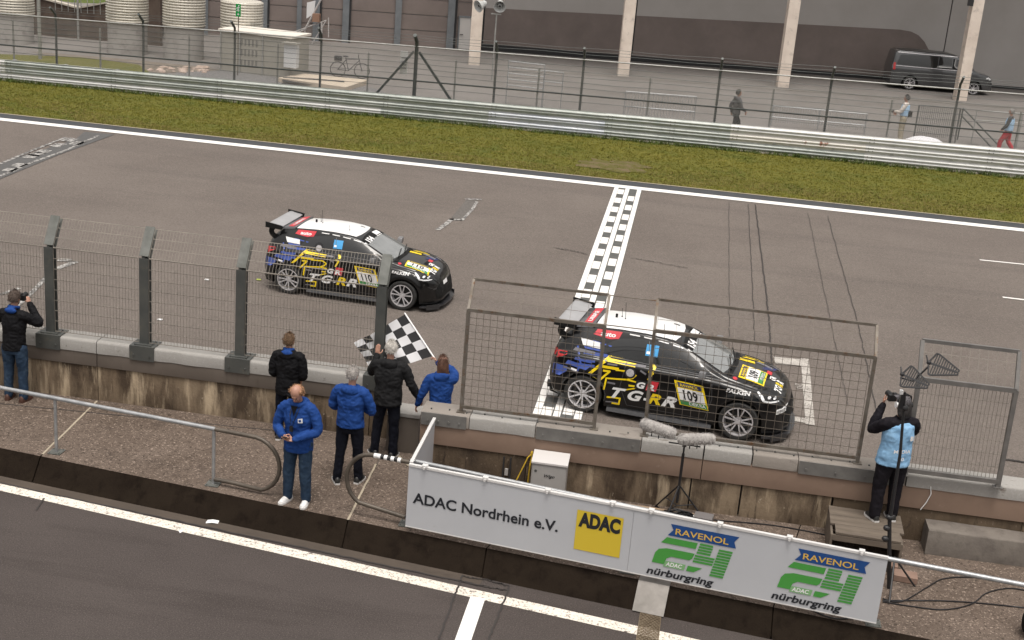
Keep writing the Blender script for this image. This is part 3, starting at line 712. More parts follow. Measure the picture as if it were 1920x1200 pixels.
def car_body_mesh():
    xs = sorted(set([round(v, 4) for v in list(np.linspace(-.64, -.5, 9))+list(np.linspace(-.5, 3.1, 110))+list(np.linspace(3.1, 3.32, 14))+[xw+ARCH*math.cos(a) for xw in (0, 2.56) for a in np.linspace(0, PI, 19)]]))
    mb = MB(); rows = [profile(x) for x in xs]; n = len(rows[0]); V = []; F = []
    for x, r in zip(xs, rows):
        for y, z in r: V.append((x, -y, z))
        for y, z in reversed(r[:-1]): V.append((x, y, z))
    m = 2*n-1
    for i in range(len(xs)-1):
        for j in range(m-1): F.append((i*m+j, (i+1)*m+j, (i+1)*m+j+1, i*m+j+1))
    F.append(tuple(range(m))[::-1]); F.append(tuple((len(xs)-1)*m+j for j in range(m)))
    mb.add(V, F); bm = bmesh.new(); me = mb.mesh('body', norm=False); bm.from_mesh(me)
    bmesh.ops.remove_doubles(bm, verts=bm.verts, dist=.0008); bmesh.ops.dissolve_degenerate(bm, edges=bm.edges, dist=.0005)
    bmesh.ops.recalc_face_normals(bm, faces=bm.faces)
    bm.to_mesh(me); bm.free(); smooth_by(me, 38); me.materials.append(car_black); return me
CAR_ME = car_body_mesh()
_b = bmesh.new(); _b.from_mesh(CAR_ME); CAR_BVH = BVHTree.FromBMesh(_b); _b.free()

def project(verts, faces, mode, off, step=.07):
    """lay flat artwork (u, v) onto the body. mode: 'side' (near flank), 'top', 'far', 'front', 'back'"""
    bm = bmesh.new(); vv = [bm.verts.new((u, v, 0)) for u, v in verts]
    for f in faces:
        try: bm.faces.new([vv[i] for i in f])
        except ValueError: pass
    us = [u for u, v in verts]; vs_ = [v for u, v in verts]
    for k, (lo, hi) in enumerate(((min(us), max(us)), (min(vs_), max(vs_)))):
        q = math.ceil(lo/step)*step
        while q < hi:
            co = [0, 0, 0]; co[k] = q; no = [0, 0, 0]; no[k] = 1
            bmesh.ops.bisect_plane(bm, geom=bm.verts[:]+bm.edges[:]+bm.faces[:], plane_co=co, plane_no=no); q += step
    bmesh.ops.triangulate(bm, faces=[f for f in bm.faces if len(f.verts) > 4])
    for v in bm.verts:
        u, w_ = v.co.x, v.co.y
        if mode == 'side': o, d = Vector((u, -3, w_)), Vector((0, 1, 0))
        elif mode == 'far': o, d = Vector((u, 3, w_)), Vector((0, -1, 0))
        elif mode == 'top': o, d = Vector((u, w_, 3)), Vector((0, 0, -1))
        elif mode == 'front': o, d = Vector((5, u, w_)), Vector((-1, 0, 0))
        else: o, d = Vector((-3, u, w_)), Vector((1, 0, 0))
        h = CAR_BVH.ray_cast(o, d)
        if h[0] is None:
            h = CAR_BVH.find_nearest(o+d*2.2)
        nn = h[1] if h[1].dot(d) < 0 else -h[1]
        v.co = h[0]+nn*off
    bmesh.ops.recalc_face_normals(bm, faces=bm.faces)
    return bm
def decal(parent, name, m, polys, mode='side', off=.004, label=None, step=.07):
    bmx = bmesh.new(); me = bpy.data.meshes.new(name); first = True; V = []; F = []
    for poly in (polys if isinstance(polys[0][0], (tuple, list)) else [polys]):
        bm = project(poly, [tuple(range(len(poly)))], mode, off, step); bm.verts.index_update(); b = len(V)
        V += [v.co[:] for v in bm.verts]; F += [tuple(v.index+b for v in f.verts) for f in bm.faces]; bm.free()
    bmx.free(); me.from_pydata(V, [], F); me.materials.append(m); me.shade_smooth()
    return link(name, me, parent, label=label)
def dtext(parent, s, m, org, udir, vdir, size, mode='side', off=.006, bold=.02, shear=0, width=None, name='lettering', spacing=1.0):
    vs_, fs, wd = text2d(s, size, bold, shear, width, spacing)
    P = [(org[0]+x*udir[0]+y*vdir[0], org[1]+x*udir[1]+y*vdir[1]) for x, y in vs_]
    bm = project(P, fs, mode, off, .08); bm.verts.index_update(); me = bpy.data.meshes.new(name)
    me.from_pydata([v.co[:] for v in bm.verts], [], [tuple(v.index for v in f.verts) for f in bm.faces]); bm.free()
    me.materials.append(m); return link(name, me, parent)
def stroke(pts, wd):
    """a polyline as quads"""
    out = []
    for i in range(len(pts)-1):
        a = Vector(pts[i]); b = Vector(pts[i+1]); d = (b-a).normalized(); n = Vector((-d.y, d.x))*wd/2; e = d*wd*.35
        out.append([tuple(a-n-e), tuple(b-n+e), tuple(b+n+e), tuple(a+n-e)])
    return out
def rect(x0, y0, x1, y1, sh=0): return [(x0, y0), (x1, y0), (x1+sh, y1), (x0+sh, y1)]

def rim_mesh():
    """twin spoke rim: axis along y, face at y = -0.11, radius .235"""
    mb = MB(); ax = Matrix(((1,0,0),(0,0,1),(0,-1,0)))   # z of profile -> -y ... keep circle in xz
    def ring(prof, n=40): 
        V = []; N = len(prof); F = []
        for k in range(n):
            a = 2*PI*k/n
            for r, y in prof: V.append((r*math.cos(a), y, r*math.sin(a)))
        for k in range(n):
            for j in range(N): F.append((k*N+j, ((k+1) % n)*N+j, ((k+1) % n)*N+(j+1) % N, k*N+(j+1) % N))
        mb.add(V, F)
    ring([(.243,-.118),(.224,-.118),(.222,-.06),(.205,.08),(.215,.10),(.243,.09)])
    ring([(.04,-.085),(.035,-.10),(.0005,-.10),(.0005,-.06),(.045,-.06)], 16)
    ring([(.062,-.07),(.05,-.092),(.03,-.092),(.03,-.05),(.062,-.05)], 20)
    for k in range(5):
        for s_ in (-1, 1):
            a = 2*PI*k/5+.32; a1 = a+s_*.20; a2 = a+s_*.25
            p = Vector((.05*math.cos(a1), -.088, .05*math.sin(a1))); q = Vector((.232*math.cos(a2-.02*s_), -.108, .232*math.sin(a2-.02*s_)))
            mb.beam(p, q, .021, .024, (0,1,0))
    return mb.mesh('rim')
RIM = rim_mesh(); RIM.materials.append(rim_m)
def tyre_mesh():
    V = []; F = []; prof = [(.235,-.112),(.262,-.122),(.30,-.118),(.316,-.098),(.318,.0),(.316,.098),(.30,.118),(.235,.10)]; n = 44; N = len(prof)
    for k in range(n):
        a = 2*PI*k/n
        for r, y in prof: V.append((r*math.cos(a), y, r*math.sin(a)))
    for k in range(n):
        for j in range(N-1): F.append((k*N+j, ((k+1) % n)*N+j, ((k+1) % n)*N+j+1, k*N+j+1))
    mb = MB(); mb.add(V, F); me = mb.mesh('tyre', 35); me.materials.append(rubber); return me
TYRE = tyre_mesh()
DISC = MB(); DISC.cyl((0,-.02,0), (0,0,0), .165, n=24); DISC.cyl((0,.0,0), (0,.06,0), .22, n=24); DISC.box((.0,-.035,.12), (.12,.05,.08)); DISC = DISC.mesh('brake_disc'); DISC.materials.append(rim_dk)

def race_car(num, label, origin, ang, turned):
    t = thing('race_car', label, 'race car', origin, ang, 'black race cars on the track')
    body = link('body', CAR_ME, t)
    mb = MB(); mb.box((1.3, 0, .32), (3.5, 1.25, .3)); mb.box((2.56, 0, .36), (.66, 1.3, .4)); mb.box((0, 0, .36), (.66, 1.3, .4)); mb.build('underbody', matt_blk, t)
    for x in (0, 2.56):
        for s_ in (-1, 1):
            wl = link('wheel', None, t, (x, s_*.785, .312)); me = TYRE
            bpy.data.objects.remove(wl)
            wl = link('tyre', TYRE, None); wl.name = 'wheel'; wl.parent = t; wl.location = (x, s_*.785, .312); wl.rotation_euler = (0, uni(0, 1.2), 0 if s_ < 0 else PI)
            link('rim', RIM, wl); link('brake_disc', DISC, wl)
    # glass
    decal(t, 'windshield', wind_m, [(2.20,-.60),(2.245,-.45),(2.275,-.2),(2.28,0),(2.275,.2),(2.245,.45),(2.20,.60),(1.62,.535),(1.50,.50),(1.475,.3),(1.465,0),(1.475,-.3),(1.50,-.50),(1.62,-.535)], 'top', .006)
    wsb = decal(t, 'sun_strip', matt_blk, [(1.66,-.525),(1.60,-.53),(1.50,-.50),(1.475,-.3),(1.465,0),(1.475,.3),(1.50,.50),(1.60,.53),(1.66,.525),(1.64,0)], 'top', .010)
    sidep = [(.20,1.06),(.36,1.005),(1.0,.975),(1.9,.955),(2.04,.965),(1.83,1.09),(1.62,1.20),(1.42,1.285),(1.2,1.315),(.8,1.325),(.45,1.27),(.28,1.17)]
    decal(t, 'side_window', gloss_dk, sidep, 'side', .005); decal(t, 'side_window', gloss_dk, sidep, 'far', .005)
    trim = mat('window_trim', (.12,.12,.125), None, rough=.3)
    for md in ('side', 'far'): decal(t, 'window_trim', trim, stroke([(.36,.992),(1.0,.962),(1.9,.942),(2.06,.952)], .014), md, .0065)
    decal(t, 'pillar_seam', trim, stroke([(1.02,.97),(.96,1.30)], .012), 'side', .0085)
    decal(t, 'rear_window', gloss_dk, [(-.50,.95),(.50,.95),(.42,1.22),(-.42,1.22)], 'back', .006)
    decal(t, 'roof_panel', roof_white, [(.02,-.50),(.6,-.515),(1.15,-.50),(1.36,-.47),(1.405,-.25),(1.42,0),(1.405,.25),(1.36,.47),(1.15,.50),(.6,.515),(.02,.50)], 'top', .005)
    for s_, md in ((-1, 'side'), (1, 'far')):
        o = decal(t, 'headlight', gloss_dk, [(2.72,.80),(2.78,.835),(2.95,.80),(3.12,.73),(3.17,.69),(3.14,.655),(3.0,.66),(2.88,.69)], md, .006)
        decal(o, 'light_strip', lampw, [[(2.78,.815),(2.80,.825),(2.88,.77),(2.92,.715),(2.89,.695),(2.84,.76)], [(2.89,.69),(2.92,.710),(3.0,.695),(3.13,.688),(3.13,.672),(3.0,.672)]], md, .010)
        decal(o, 'lens', lampw, [[(2.98+.025*math.cos(a), .745+.02*math.sin(a)) for a in np.linspace(0, 6, 9)], [(3.06+.02*math.cos(a), .725+.017*math.sin(a)) for a in np.linspace(0, 6, 9)]], md, .010)
    decal(t, 'taillight', redl, [(-.595,.86),(-.50,.84),(-.33,.93),(-.34,.965),(-.5,.955),(-.59,.945)], 'side', .008)
    decal(t, 'taillight', redl, [(-.595,.86),(-.50,.84),(-.33,.93),(-.34,.965),(-.5,.955),(-.59,.945)], 'far', .008)
    decal(t, 'grille', matt_blk, [(-.55,.24),(.55,.24),(.62,.44),(.42,.56),(-.42,.56),(-.62,.44)], 'front', .006)
    # doors and seams
    seam = mat('panel_gap', (.045,.045,.048), None, rough=.4)
    decal(t, 'door_seam', seam, stroke([(.66,.965),(.60,.55),(.74,.24),(2.02,.24),(2.10,.60),(2.06,.90)], .011), 'side', .0035)
    decal(t, 'hood_seam', seam, stroke([(2.30,-.69),(2.75,-.69),(3.05,-.60),(3.17,-.45)], .010), 'top', .0035); decal(t, 'hood_seam', seam, stroke([(2.30,.69),(2.75,.69),(3.05,.60),(3.17,.45)], .010), 'top', .0035)
    decal(t, 'hood_scoop', matt_blk, [(2.82,-.22),(2.90,-.24),(2.92,.24),(2.84,.22)], 'top', .006)
    decal(t, 'hood_vents', matt_blk, [[(2.55+.075*k,-.66),(2.58+.075*k,-.66),(2.63+.075*k,-.56),(2.59+.075*k,-.56)] for k in range(5)], 'top', .006)
    decal(t, 'cowl', matt_blk, [(2.26,-.60),(2.34,-.58),(2.37,0),(2.34,.58),(2.26,.60),(2.30,0)], 'top', .008)
    for y0, y1 in ((-.45, .12), (.02, .52)): mb = MB(); mb.beam((2.31, y0, 1.012), (2.20, y1, 1.06), .015, .02); mb.build('wiper', matt_blk, t)
    # splitter, skirts, diffuser
    mb = MB(); P = [(2.95,-.86),(3.12,-.82),(3.28,-.66),(3.38,-.42),(3.41,0),(3.38,.42),(3.28,.66),(3.12,.82),(2.95,.86)]
    mb.prism(P, lambda u, v, w_: Vector((u, v, .085+w_)), .022); mb.build('splitter', carbon, t)
    for s_ in (-1, 1):
        mb = MB(); mb.beam((3.10, s_*.83, .10), (3.33, s_*.60, .10), .014, .11); mb.build('splitter_fin', carbon, t)
        mb = MB(); mb.hexa([(.42, s_*.80, .10), (2.14, s_*.80, .10), (2.14, s_*.90, .10), (.42, s_*.90, .10)], [(.42, s_*.80, .17), (2.14, s_*.80, .17), (2.14, s_*.865, .16), (.42, s_*.865, .16)]); mb.build('side_skirt', carbon, t)
        mb = MB(); mb.prism([(0,0),(.05,.10),(.19,.115),(.21,.02),(.12,-.015)], lambda u, v, w_: Vector((1.87+.10-w_*.9, s_*(.865+u), .965+v)), .12)
        me = mb.mesh('mirror'); bevel(me, .02, 2); smooth_by(me, 60); me.materials.append(mat('mirror_grey', (.16,.16,.165), None, rough=.3)); link('mirror', me, t)
    mb = MB(); mb.prism([(-.62,.16),(-.45,.12),(-.45,.24),(-.62,.30)], lambda u, v, w_: Vector((u, -.6+w_, v)), 1.2); mb.build('diffuser', matt_blk, t)
    # roof spoiler
    mb = MB(); mb.hexa([(-.36,-.54,1.315),(.0,-.55,1.36),(.0,.55,1.36),(-.36,.54,1.315)], [(-.40,-.50,1.345),(.01,-.53,1.405),(.01,.53,1.405),(-.40,.50,1.345)])
    me = mb.mesh('roof_spoiler'); bevel(me, .012, 2); smooth_by(me, 50); me.materials.append(mat('spoiler_grey', (.07,.07,.075), None, rough=.3, coat=.6)); sp = link('roof_spoiler', me, t)
    def spz(x): return 1.405+(x-.01)*(.060/.41)
    mb = MB(); mb.add([(-.19,-.46,spz(-.19)+.004),(-.05,-.50,spz(-.05)+.004),(-.05,.50,spz(-.05)+.004),(-.19,.46,spz(-.19)+.004)], [(0,1,2,3)]); mb.build('red_label', redv, sp, norm=False)
    flat_text('LIEBRE', wht, sp, lambda u, v, w_: Vector((-.085-v*.98, -.31+u, spz(-.085-v)+.004+w_)), .07, bold=.03, width=.60, name='lettering')
    # rear wing
    wg = link('rear_wing', None, t); bpy.data.objects.remove(wg)
    mb = MB(); prof2 = [(-.60,1.425),(-.55,1.405),(-.45,1.38),(-.33,1.37),(-.29,1.375),(-.33,1.395),(-.45,1.41),(-.55,1.435)]
    mb.prism(prof2, lambda u, v, w_: Vector((u, -.65+w_, v)), 1.30); me = mb.mesh('rear_wing', 60); me.materials.append(wing_m); wg = link('rear_wing', me, t)
    for s_ in (-1, 1):
        mb = MB(); mb.prism([(-.64,1.345),(-.27,1.325),(-.25,1.41),(-.33,1.425),(-.64,1.465)], lambda u, v, w_: Vector((u, s_*.65-.012+w_, v)), .024); mb.build('end_plate', matt_blk, wg)
        mb = MB(); c_ = catmull([(-.48, s_*.61, 1.37), (-.52, s_*.605, 1.27), (-.49, s_*.60, 1.19), (-.40, s_*.59, 1.15), (-.25, s_*.585, 1.18)], 5)
        for a, b in zip(c_[:-1], c_[1:]): mb.beam(a, b+(b-a)*.15, .028, .11, (0,1,0) if False else (b-a).cross(Vector((0,1,0))))
        mb.build('wing_support', matt_blk, wg, smooth=False)
    mb = MB(); mb.sphere((-.50, -.77, .90), (.09, .05, .085)); 
    # aerials and roof hatch
    for x, y, h, r in ((.42,.0,.30,.004), (.34,.12,.16,.004), (1.12,-.22,.12,.004)):
        mb = MB(); z = fZT(x)-.01; mb.cyl((x, y, z), (x, y, z+.03), .016, .008, 8); mb.tube([(x, y, z+.02), (x-.06*h, y, z+h)], r, 5); mb.build('aerial', matt_blk, t)
    mb = MB(); mb.box((.26, .05, fZT(.26)+.03), (.035, .03, .07)); mb.build('camera_stub', matt_blk, t)
    decal(t, 'roof_vent', matt_blk, rect(1.20,.26,1.30,.31), 'top', .009)
    mb = MB(); mb.beam((-.7, -.45, .2), (-.55, -.45, .2), .05, .05); mb.cyl((-.70,-.45,.25), (-.5,-.45,.25), .05, n=12); mb.build('exhaust', rim_dk, t)

    # ---------------- artwork on the near flank
    def cc(X, Y): return ((X-279)/375, .31+(750+.1375*(X-279)-Y)/358)
    def poly(*P): return [cc(*p) for p in P]
    arc = [cc(640,548), cc(680,562), cc(697,585), cc(692,612)]
    S = stroke([cc(300,628), cc(425,517), cc(640,548)], .046)+stroke(arc, .044)+stroke([cc(692,612), cc(672,650)], .036)
    S += stroke([cc(415,540), cc(576,572)], .045)+stroke([cc(385,575), cc(480,590)], .045)+stroke([cc(670,604), cc(693,608)], .03)
    S += stroke([cc(335,642), cc(372,662), cc(432,605), cc(395,600)], .034)+stroke([cc(470,596), cc(560,606), cc(592,628), cc(575,645), cc(540,654), cc(416,646), cc(410,712)], .026)
    S += stroke([cc(540,654), cc(608,670)], .026)+stroke([cc(560,690), cc(612,696)], .03)+stroke([cc(545,716), cc(590,708), cc(612,696)], .022)
    S += stroke([cc(435,762), cc(512,772), cc(508,808), cc(468,802)], .028)
    decal(t, 'yellow_graphic', yel, S, 'side', .0045)
    G = stroke([cc(415,560), cc(470,568)], .026)+stroke([cc(520,562), cc(640,578)], .026)+stroke([cc(620,600), cc(650,618)], .03)+stroke([cc(430,672), cc(470,680)], .03)+stroke([cc(430,790), cc(500,800)], .02)
    decal(t, 'grey_graphic', dgrey, G, 'side', .004)
    B = stroke([cc(210,470), cc(250,560), cc(222,640)], .03)+stroke([cc(180,560), cc(330,575)], .05)+stroke([cc(260,500), cc(400,520)], .045)+stroke([cc(235,535), cc(330,545)], .04)+stroke([cc(300,440), cc(420,470), cc(400,505)], .022)
    B += [[(-.57,.55),(-.42,.56),(-.30,.66),(-.30,.74),(-.55,.74)], [(-.34,.78),(.02,.74),(.08,.80),(-.30,.85)], [(-.20,.88),(.10,.86),(.12,.90),(-.18,.92)]]
    decal(t, 'blue_graphic', blu, B, 'side', .0042)
    decal(t, 'grey_graphic', dgrey, stroke([cc(205,600), cc(235,610)], .03)+stroke([(-.36,.72),(-.18,.70)], .03)+[[(-.25,1.0),(.12,.985),(.12,1.03),(-.22,1.05)]], 'side', .0055)
    decal(t, 'white_fleck', wht, stroke([cc(196,592), cc(226,600)], .03), 'side', .006)
    dtext(t, 'T', wht, (.475,.345), (1,0), (0,1), .175, shear=.4, bold=.04, width=.24)
    dtext(t, 'G', wht, (.74,.345), (1,0), (0,1), .175, shear=.35, bold=.04, width=.26)
    dtext(t, '-', wht, (1.005,.335), (1,0), (0,1), .20, shear=.2, bold=.03, width=.06)
    dtext(t, 'R', yel, (1.07,.345), (1,0), (0,1), .175, shear=.3, bold=.04, width=.22)
    dtext(t, 'R', wht, (1.30,.345), (1,0), (0,1), .175, shear=.35, bold=.04, width=.25)
    decal(t, 'badge', blk, rect(.83,.555,1.02,.70,.03), 'side', .005); decal(t, 'badge', redv, rect(1.02,.555,1.19,.72,.035), 'side', .0055)
    dtext(t, 'G', wht, (.87,.575), (1,0), (0,1), .10, shear=.2, bold=.05, off=.008, width=.14); dtext(t, 'R', wht, (1.04,.57), (1,0), (0,1), .095, shear=.15, bold=.05, off=.0085, width=.13)
    # number panel on the door
    def pq(u, v): return (1.46+.475*u+.14*(1-v), .415+.395*v+(-.02*u))
    def P4(u0, v0, u1, v1): return [pq(u0, v0), pq(u1, v0), pq(u1, v1), pq(u0, v1)]
    o = decal(t, 'number_panel', yel, P4(0, 0, 1, 1), 'side', .007)
    decal(o, 'green_strip', grn, P4(.05, .03, .97, .22), 'side', .009); decal(o, 'white_field', wht, P4(.06, .23, .94, .72), 'side', .009); decal(o, 'navy_strip', navy, P4(.10, .76, .90, .95), 'side', .009)
    dtext(o, 'RAVENOL', yel, pq(.17, .795), (1,-.04), (-.2,1), .045, off=.011, bold=.02, width=.30)
    dtext(o, str(num), blk, pq(.22, .28), (1,-.04), (-.34,1), .155, off=.011, bold=.03, width=.235, spacing=1.1)
    dtext(o, 'DEKRA', wht, pq(.36, .07), (1,-.04), (-.34,1), .055, off=.011, bold=.02, width=.27)
    dtext(t, 'FALKEN', wht, (2.31,.775), (1,-.02), (.0,1), .056, bold=.04, width=.38, shear=.1)
    decal(t, 'red_label', redv, [(.03,1.275),(.08,1.355),(.50,1.374),(.46,1.27),(.32,1.245)], 'side', .006)
    dtext(t, 'auto', wht, (.15,1.278), (1,.02), (.1,1), .062, off=.009, bold=.03, width=.25)
    decal(t, 'white_label', wht, [(-.10,1.10),(.19,1.085),(.17,1.175),(-.16,1.20)], 'side', .006)
    decal(t, 'blue_stripe', blu, [(-.06,1.06),(.22,1.045),(.2,1.075),(-.08,1.09)], 'side', .006)
    decal(t, 'window_sticker', skyb, rect(.93,1.09,1.13,1.26), 'side', .008); 
    wq = decal(t, 'window_sticker', wht, rect(.945,1.12,1.0,1.16), 'side', .010)
    for k in range(5):
        x0 = .62+.24*k; decal(t, 'name_strip', wht, [(x0, 1.352-(.012*k*k*.55)), (x0+.17, 1.352-(.012*(k+.7)**2*.55)), (x0+.17, 1.368-(.012*(k+.7)**2*.55)), (x0, 1.368-(.012*k*k*.55))], 'side', .006)
    cx, cz = (.62, 1.08) if num == 110 else (.74, .80)
    decal(t, 'round_sticker', blk, [(cx+.095*math.cos(a), cz+.095*math.sin(a)) for a in np.linspace(0, 2*PI, 20)[:-1]], 'side', .0075)
    decal(t, 'round_sticker', mat('pale_grey_print', (.55,.53,.55), (.3,.3,.3), 40, .5), [(cx+.065*math.cos(a), cz-(.025 if num == 110 else 0)+.065*math.sin(a)) for a in np.linspace(0, 2*PI, 20)[:-1]], 'side', .0095)
    # ---------------- artwork on the bonnet, wind screen strip and roof
    if not turned:
        def hq(u, v): return (2.52+.52*u-.02*v, -.66+.30*v+.03*u)
        U, Vd = (1, .05), (-.05, 1)
    else:
        def hq(u, v): return (2.86-.42*v, -.56+.58*u)       # reads from the front
        U, Vd = (0, 1), (-1, 0)
    def H4(u0, v0, u1, v1): return [hq(u0, v0), hq(u1, v0), hq(u1, v1), hq(u0, v1)]
    o = decal(t, 'number_panel', yel, H4(0, 0, 1, 1), 'top', .008)
    decal(o, 'green_strip', grn, H4(.06, .06, .94, .26), 'top', .011); decal(o, 'white_field', wht, H4(.05, .27, .95, .74), 'top', .011); decal(o, 'navy_strip', navy, H4(.1, .78, .9, .94), 'top', .011)
    q = .30 if not turned else .42; ql = .52 if not turned else .58
    dtext(o, 'DEKRA', wht, hq(.30, .09), U, Vd, q*.13, 'top', .014, bold=.02, width=ql*.55); dtext(o, str(num), blk, hq(.25, .33), U, Vd, q*.35, 'top', .014, bold=.03, width=ql*.5)
    dtext(o, 'RAVENOL', yel, hq(.16, .81), U, Vd, q*.10, 'top', .014, bold=.02, width=ql*.66)
    dtext(t, 'TG', wht, (3.13,-.50), (0,1), (-1,.0), .11, 'top', .008, bold=.05, width=.22); dtext(t, 'R', yel, (3.13,-.25), (0,1), (-1,.0), .11, 'top', .008, bold=.05, width=.10); dtext(t, 'R', wht, (3.13,-.13), (0,1), (-1,.0), .11, 'top', .008, bold=.05, width=.10)
    dtext(t, 'GR', wht, (3.0,-.20), (0,1), (-1,0), .09, 'top', .010, bold=.05, width=.18); decal(t, 'red_label', redv, rect(2.84,.0,2.93,.16), 'top', .008)
    decal(t, 'yellow_graphic', yel, [[(2.35,.22),(2.62,.26),(2.60,.36),(2.36,.33)], [(2.38,.40),(2.55,.44),(2.75,.46),(2.75,.49),(2.45,.49)], [(2.42,.55),(2.68,.54),(2.68,.57),(2.42,.59)]], 'top', .006)
    decal(t, 'grey_graphic', dgrey, [[(2.62,.36),(2.92,.30),(2.92,.40),(2.66,.44)], [(2.85,.50),(3.02,.44),(3.02,.52),(2.88,.58)]], 'top', .006)
    decal(t, 'blue_graphic', navy, [[(2.76,.10),(2.94,.22),(2.98,.42),(2.90,.40),(2.76,.25)]], 'top', .006)
    decal(t, 'small_sticker', redv, [(2.40+.04*math.cos(a), -.62+.04*math.sin(a)) for a in np.linspace(0, 5.6, 10)], 'top', .006)
    decal(wsb, 'white_label', wht, [[(1.50,.12),(1.62,.12),(1.62,.42),(1.51,.42)], [(1.64,.06),(1.655,.06),(1.655,.40),(1.64,.40)]], 'top', .013)
    dtext(wsb, '154', wht, (1.66,-.44), (0,1), (-1,0), .12, 'top', .013, bold=.05, width=.30)
    mb = MB()
    if turned:
        decal(t, 'white_label', wht, [(3.12,.48),(3.25,.50),(3.26,.58),(3.12,.56)], 'side', .008); dtext(t, 'HYBRID', blk, (3.13,.50), (1,.12), (0,1), .045, off=.011, bold=.02, width=.10)
    else:
        decal(t, 'front_plate', wht, rect(-.26,.50,.0,.58), 'front', .010)
    return t
def car_place(n):
    x0, y0, a = {110: (-7.74, 25.28, -.075), 109: (-1.232, 20.81, -.140)}[n]; k = {110: .95, 109: 1.02}[n]
    return (x0+.88*k*(-math.sin(a)), y0+.88*k*math.cos(a), 0), a, k
for n_, lb, tn in ((110, 'black race car number 110 with silver wheels, beyond the tall bent fence posts', False), (109, 'black race car number 109 with silver wheels, crossing the finish line behind the wire cage', True)):
    o_, a_, k_ = car_place(n_); race_car(n_, lb, o_, a_, tn).scale = (k_, k_, k_)

# ================================================================== PEOPLE
def voxel(mb, size, name, m, sm=2, amp=0, freq=8, seed=0, stretch=(1,1,1), fold=0):
    me = mb.mesh(name); o = bpy.data.objects.new(name, me); col.objects.link(o)
    md = o.modifiers.new('r', 'REMESH'); md.mode = 'VOXEL'; md.voxel_size = size
    me2 = bpy.data.meshes.new_from_object(o.evaluated_get(bpy.context.evaluated_depsgraph_get()))
    bpy.data.objects.remove(o); bpy.data.meshes.remove(me); me2.name = name
    bm = bmesh.new(); bm.from_mesh(me2)
    for _ in range(sm): bmesh.ops.smooth_vert(bm, verts=bm.verts, factor=.5, use_axis_x=True, use_axis_y=True, use_axis_z=True)
    if amp:
        bm.normal_update()
        for v in bm.verts:
            p = Vector((v.co.x*stretch[0], v.co.y*stretch[1], v.co.z*stretch[2]))*freq+Vector((seed, seed*2, 0))
            d = noise.noise(p)*amp+(1-abs(noise.noise(p*1.9+Vector((3,7,1)))*2))*fold
            v.co += v.normal*d
    for f in bm.faces: f.smooth = True
    bm.to_mesh(me2); bm.free(); me2.materials.clear(); me2.materials.append(m); return me2
def loft(mb, rings, n=20):
    """rings: (centre, rx, ry) horizontal ellipses going up"""
    b = len(mb.v)
    for c, rx, ry in rings:
        for k in range(n):
            a = 2*PI*k/n; mb.v.append((c[0]+rx*math.cos(a), c[1]+ry*math.sin(a), c[2]))
    for i in range(len(rings)-1):
        for k in range(n): mb.f.append((b+i*n+k, b+i*n+(k+1) % n, b+(i+1)*n+(k+1) % n, b+(i+1)*n+k))
    mb.f.append(tuple(b+k for k in range(n))[::-1]); mb.f.append(tuple(b+(len(rings)-1)*n+k for k in range(n)))
def limb(mb, pts, rr, n=12):
    P = catmull([tuple(p) for p in pts], 4); R = []
    for i in range(len(P)):
        t = i/4; k = min(int(t), len(rr)-2); R.append(rr[k]+(rr[k+1]-rr[k])*(t-k))
    mb.tube(P, R, n); mb.sphere(P[0], R[0], n, 6); mb.sphere(P[-1], R[-1], n, 6)
def hand(mb, wr, d, nrm, side, curl=.6):
    """wr wrist point, d direction of the palm, nrm normal pointing out of the palm, side +1/-1 towards the thumb"""
    d = Vector(d).normalized(); nrm = Vector(nrm); nrm = (nrm-d*nrm.dot(d)).normalized(); s_ = d.cross(nrm)*side; wr = Vector(wr)
    m = Matrix((s_, nrm, d)).transposed(); mb.sphere(wr+d*.045, (.040, .017, .055), 10, 8, m)
    for k, (o, L) in enumerate(((.030, .070), (.010, .080), (-.010, .074), (-.029, .058))):
        a = wr+d*.082+s_*o; b = a+(d*math.cos(curl*.5)+nrm*math.sin(curl*.5))*L*.5; c = b+(d*math.cos(curl*1.4)+nrm*math.sin(curl*1.4))*L*.5
        limb(mb, [a-d*.02, a, b, c], [.0098, .0098, .0092, .0078], 8)
    a = wr+d*.02+s_*.03; b = a+(s_*.75+d*.7+nrm*.3)*.045; c = b+(d*.9+nrm*.5)*.032; limb(mb, [a, b, c], [.0125, .011, .009], 8)
def shade(name, c1, c2, rough=.8, sc=9): return mat(name, c1, c2, sc, max(rough, .75), bump=.002, bscale=160, spec=.15)
skin = mat('skin', (.36,.19,.135), (.43,.235,.17), 12, .5, c3=(.40,.15,.11), s3=7, f3=(.6,.8))
jk_blue = shade('blue_jacket', (.010,.043,.185), (.018,.062,.24), .6); jk_black = shade('black_jacket', (.005,.005,.006), (.010,.010,.012), .6)
jk_char = shade('charcoal_jacket', (.010,.010,.011), (.017,.017,.018), .65)
jeans = mat('blue_jeans', (.016,.032,.062), (.035,.06,.10), 7, .85, bump=.002, bscale=200, c3=(.08,.115,.15), s3=5, f3=(.58,.72), spec=.15); tr_dark = shade('dark_trousers', (.004,.005,.010), (.008,.009,.015)); tr_black = shade('black_trousers', (.008,.007,.010), (.014,.012,.016))
shoe_w = mat('white_shoe', (.7,.7,.7), None, rough=.6); shoe_b = mat('black_shoe', (.02,.02,.02), None, rough=.5); shoe_br = mat('brown_shoe', (.07,.03,.02), None, rough=.6); sole_w = mat('white_sole', (.62,.61,.6), None, rough=.6)
eye_m = mat('eye', (.03,.02,.02), None, rough=.2); lip_m = mat('lips', (.36,.15,.13), None, rough=.5)
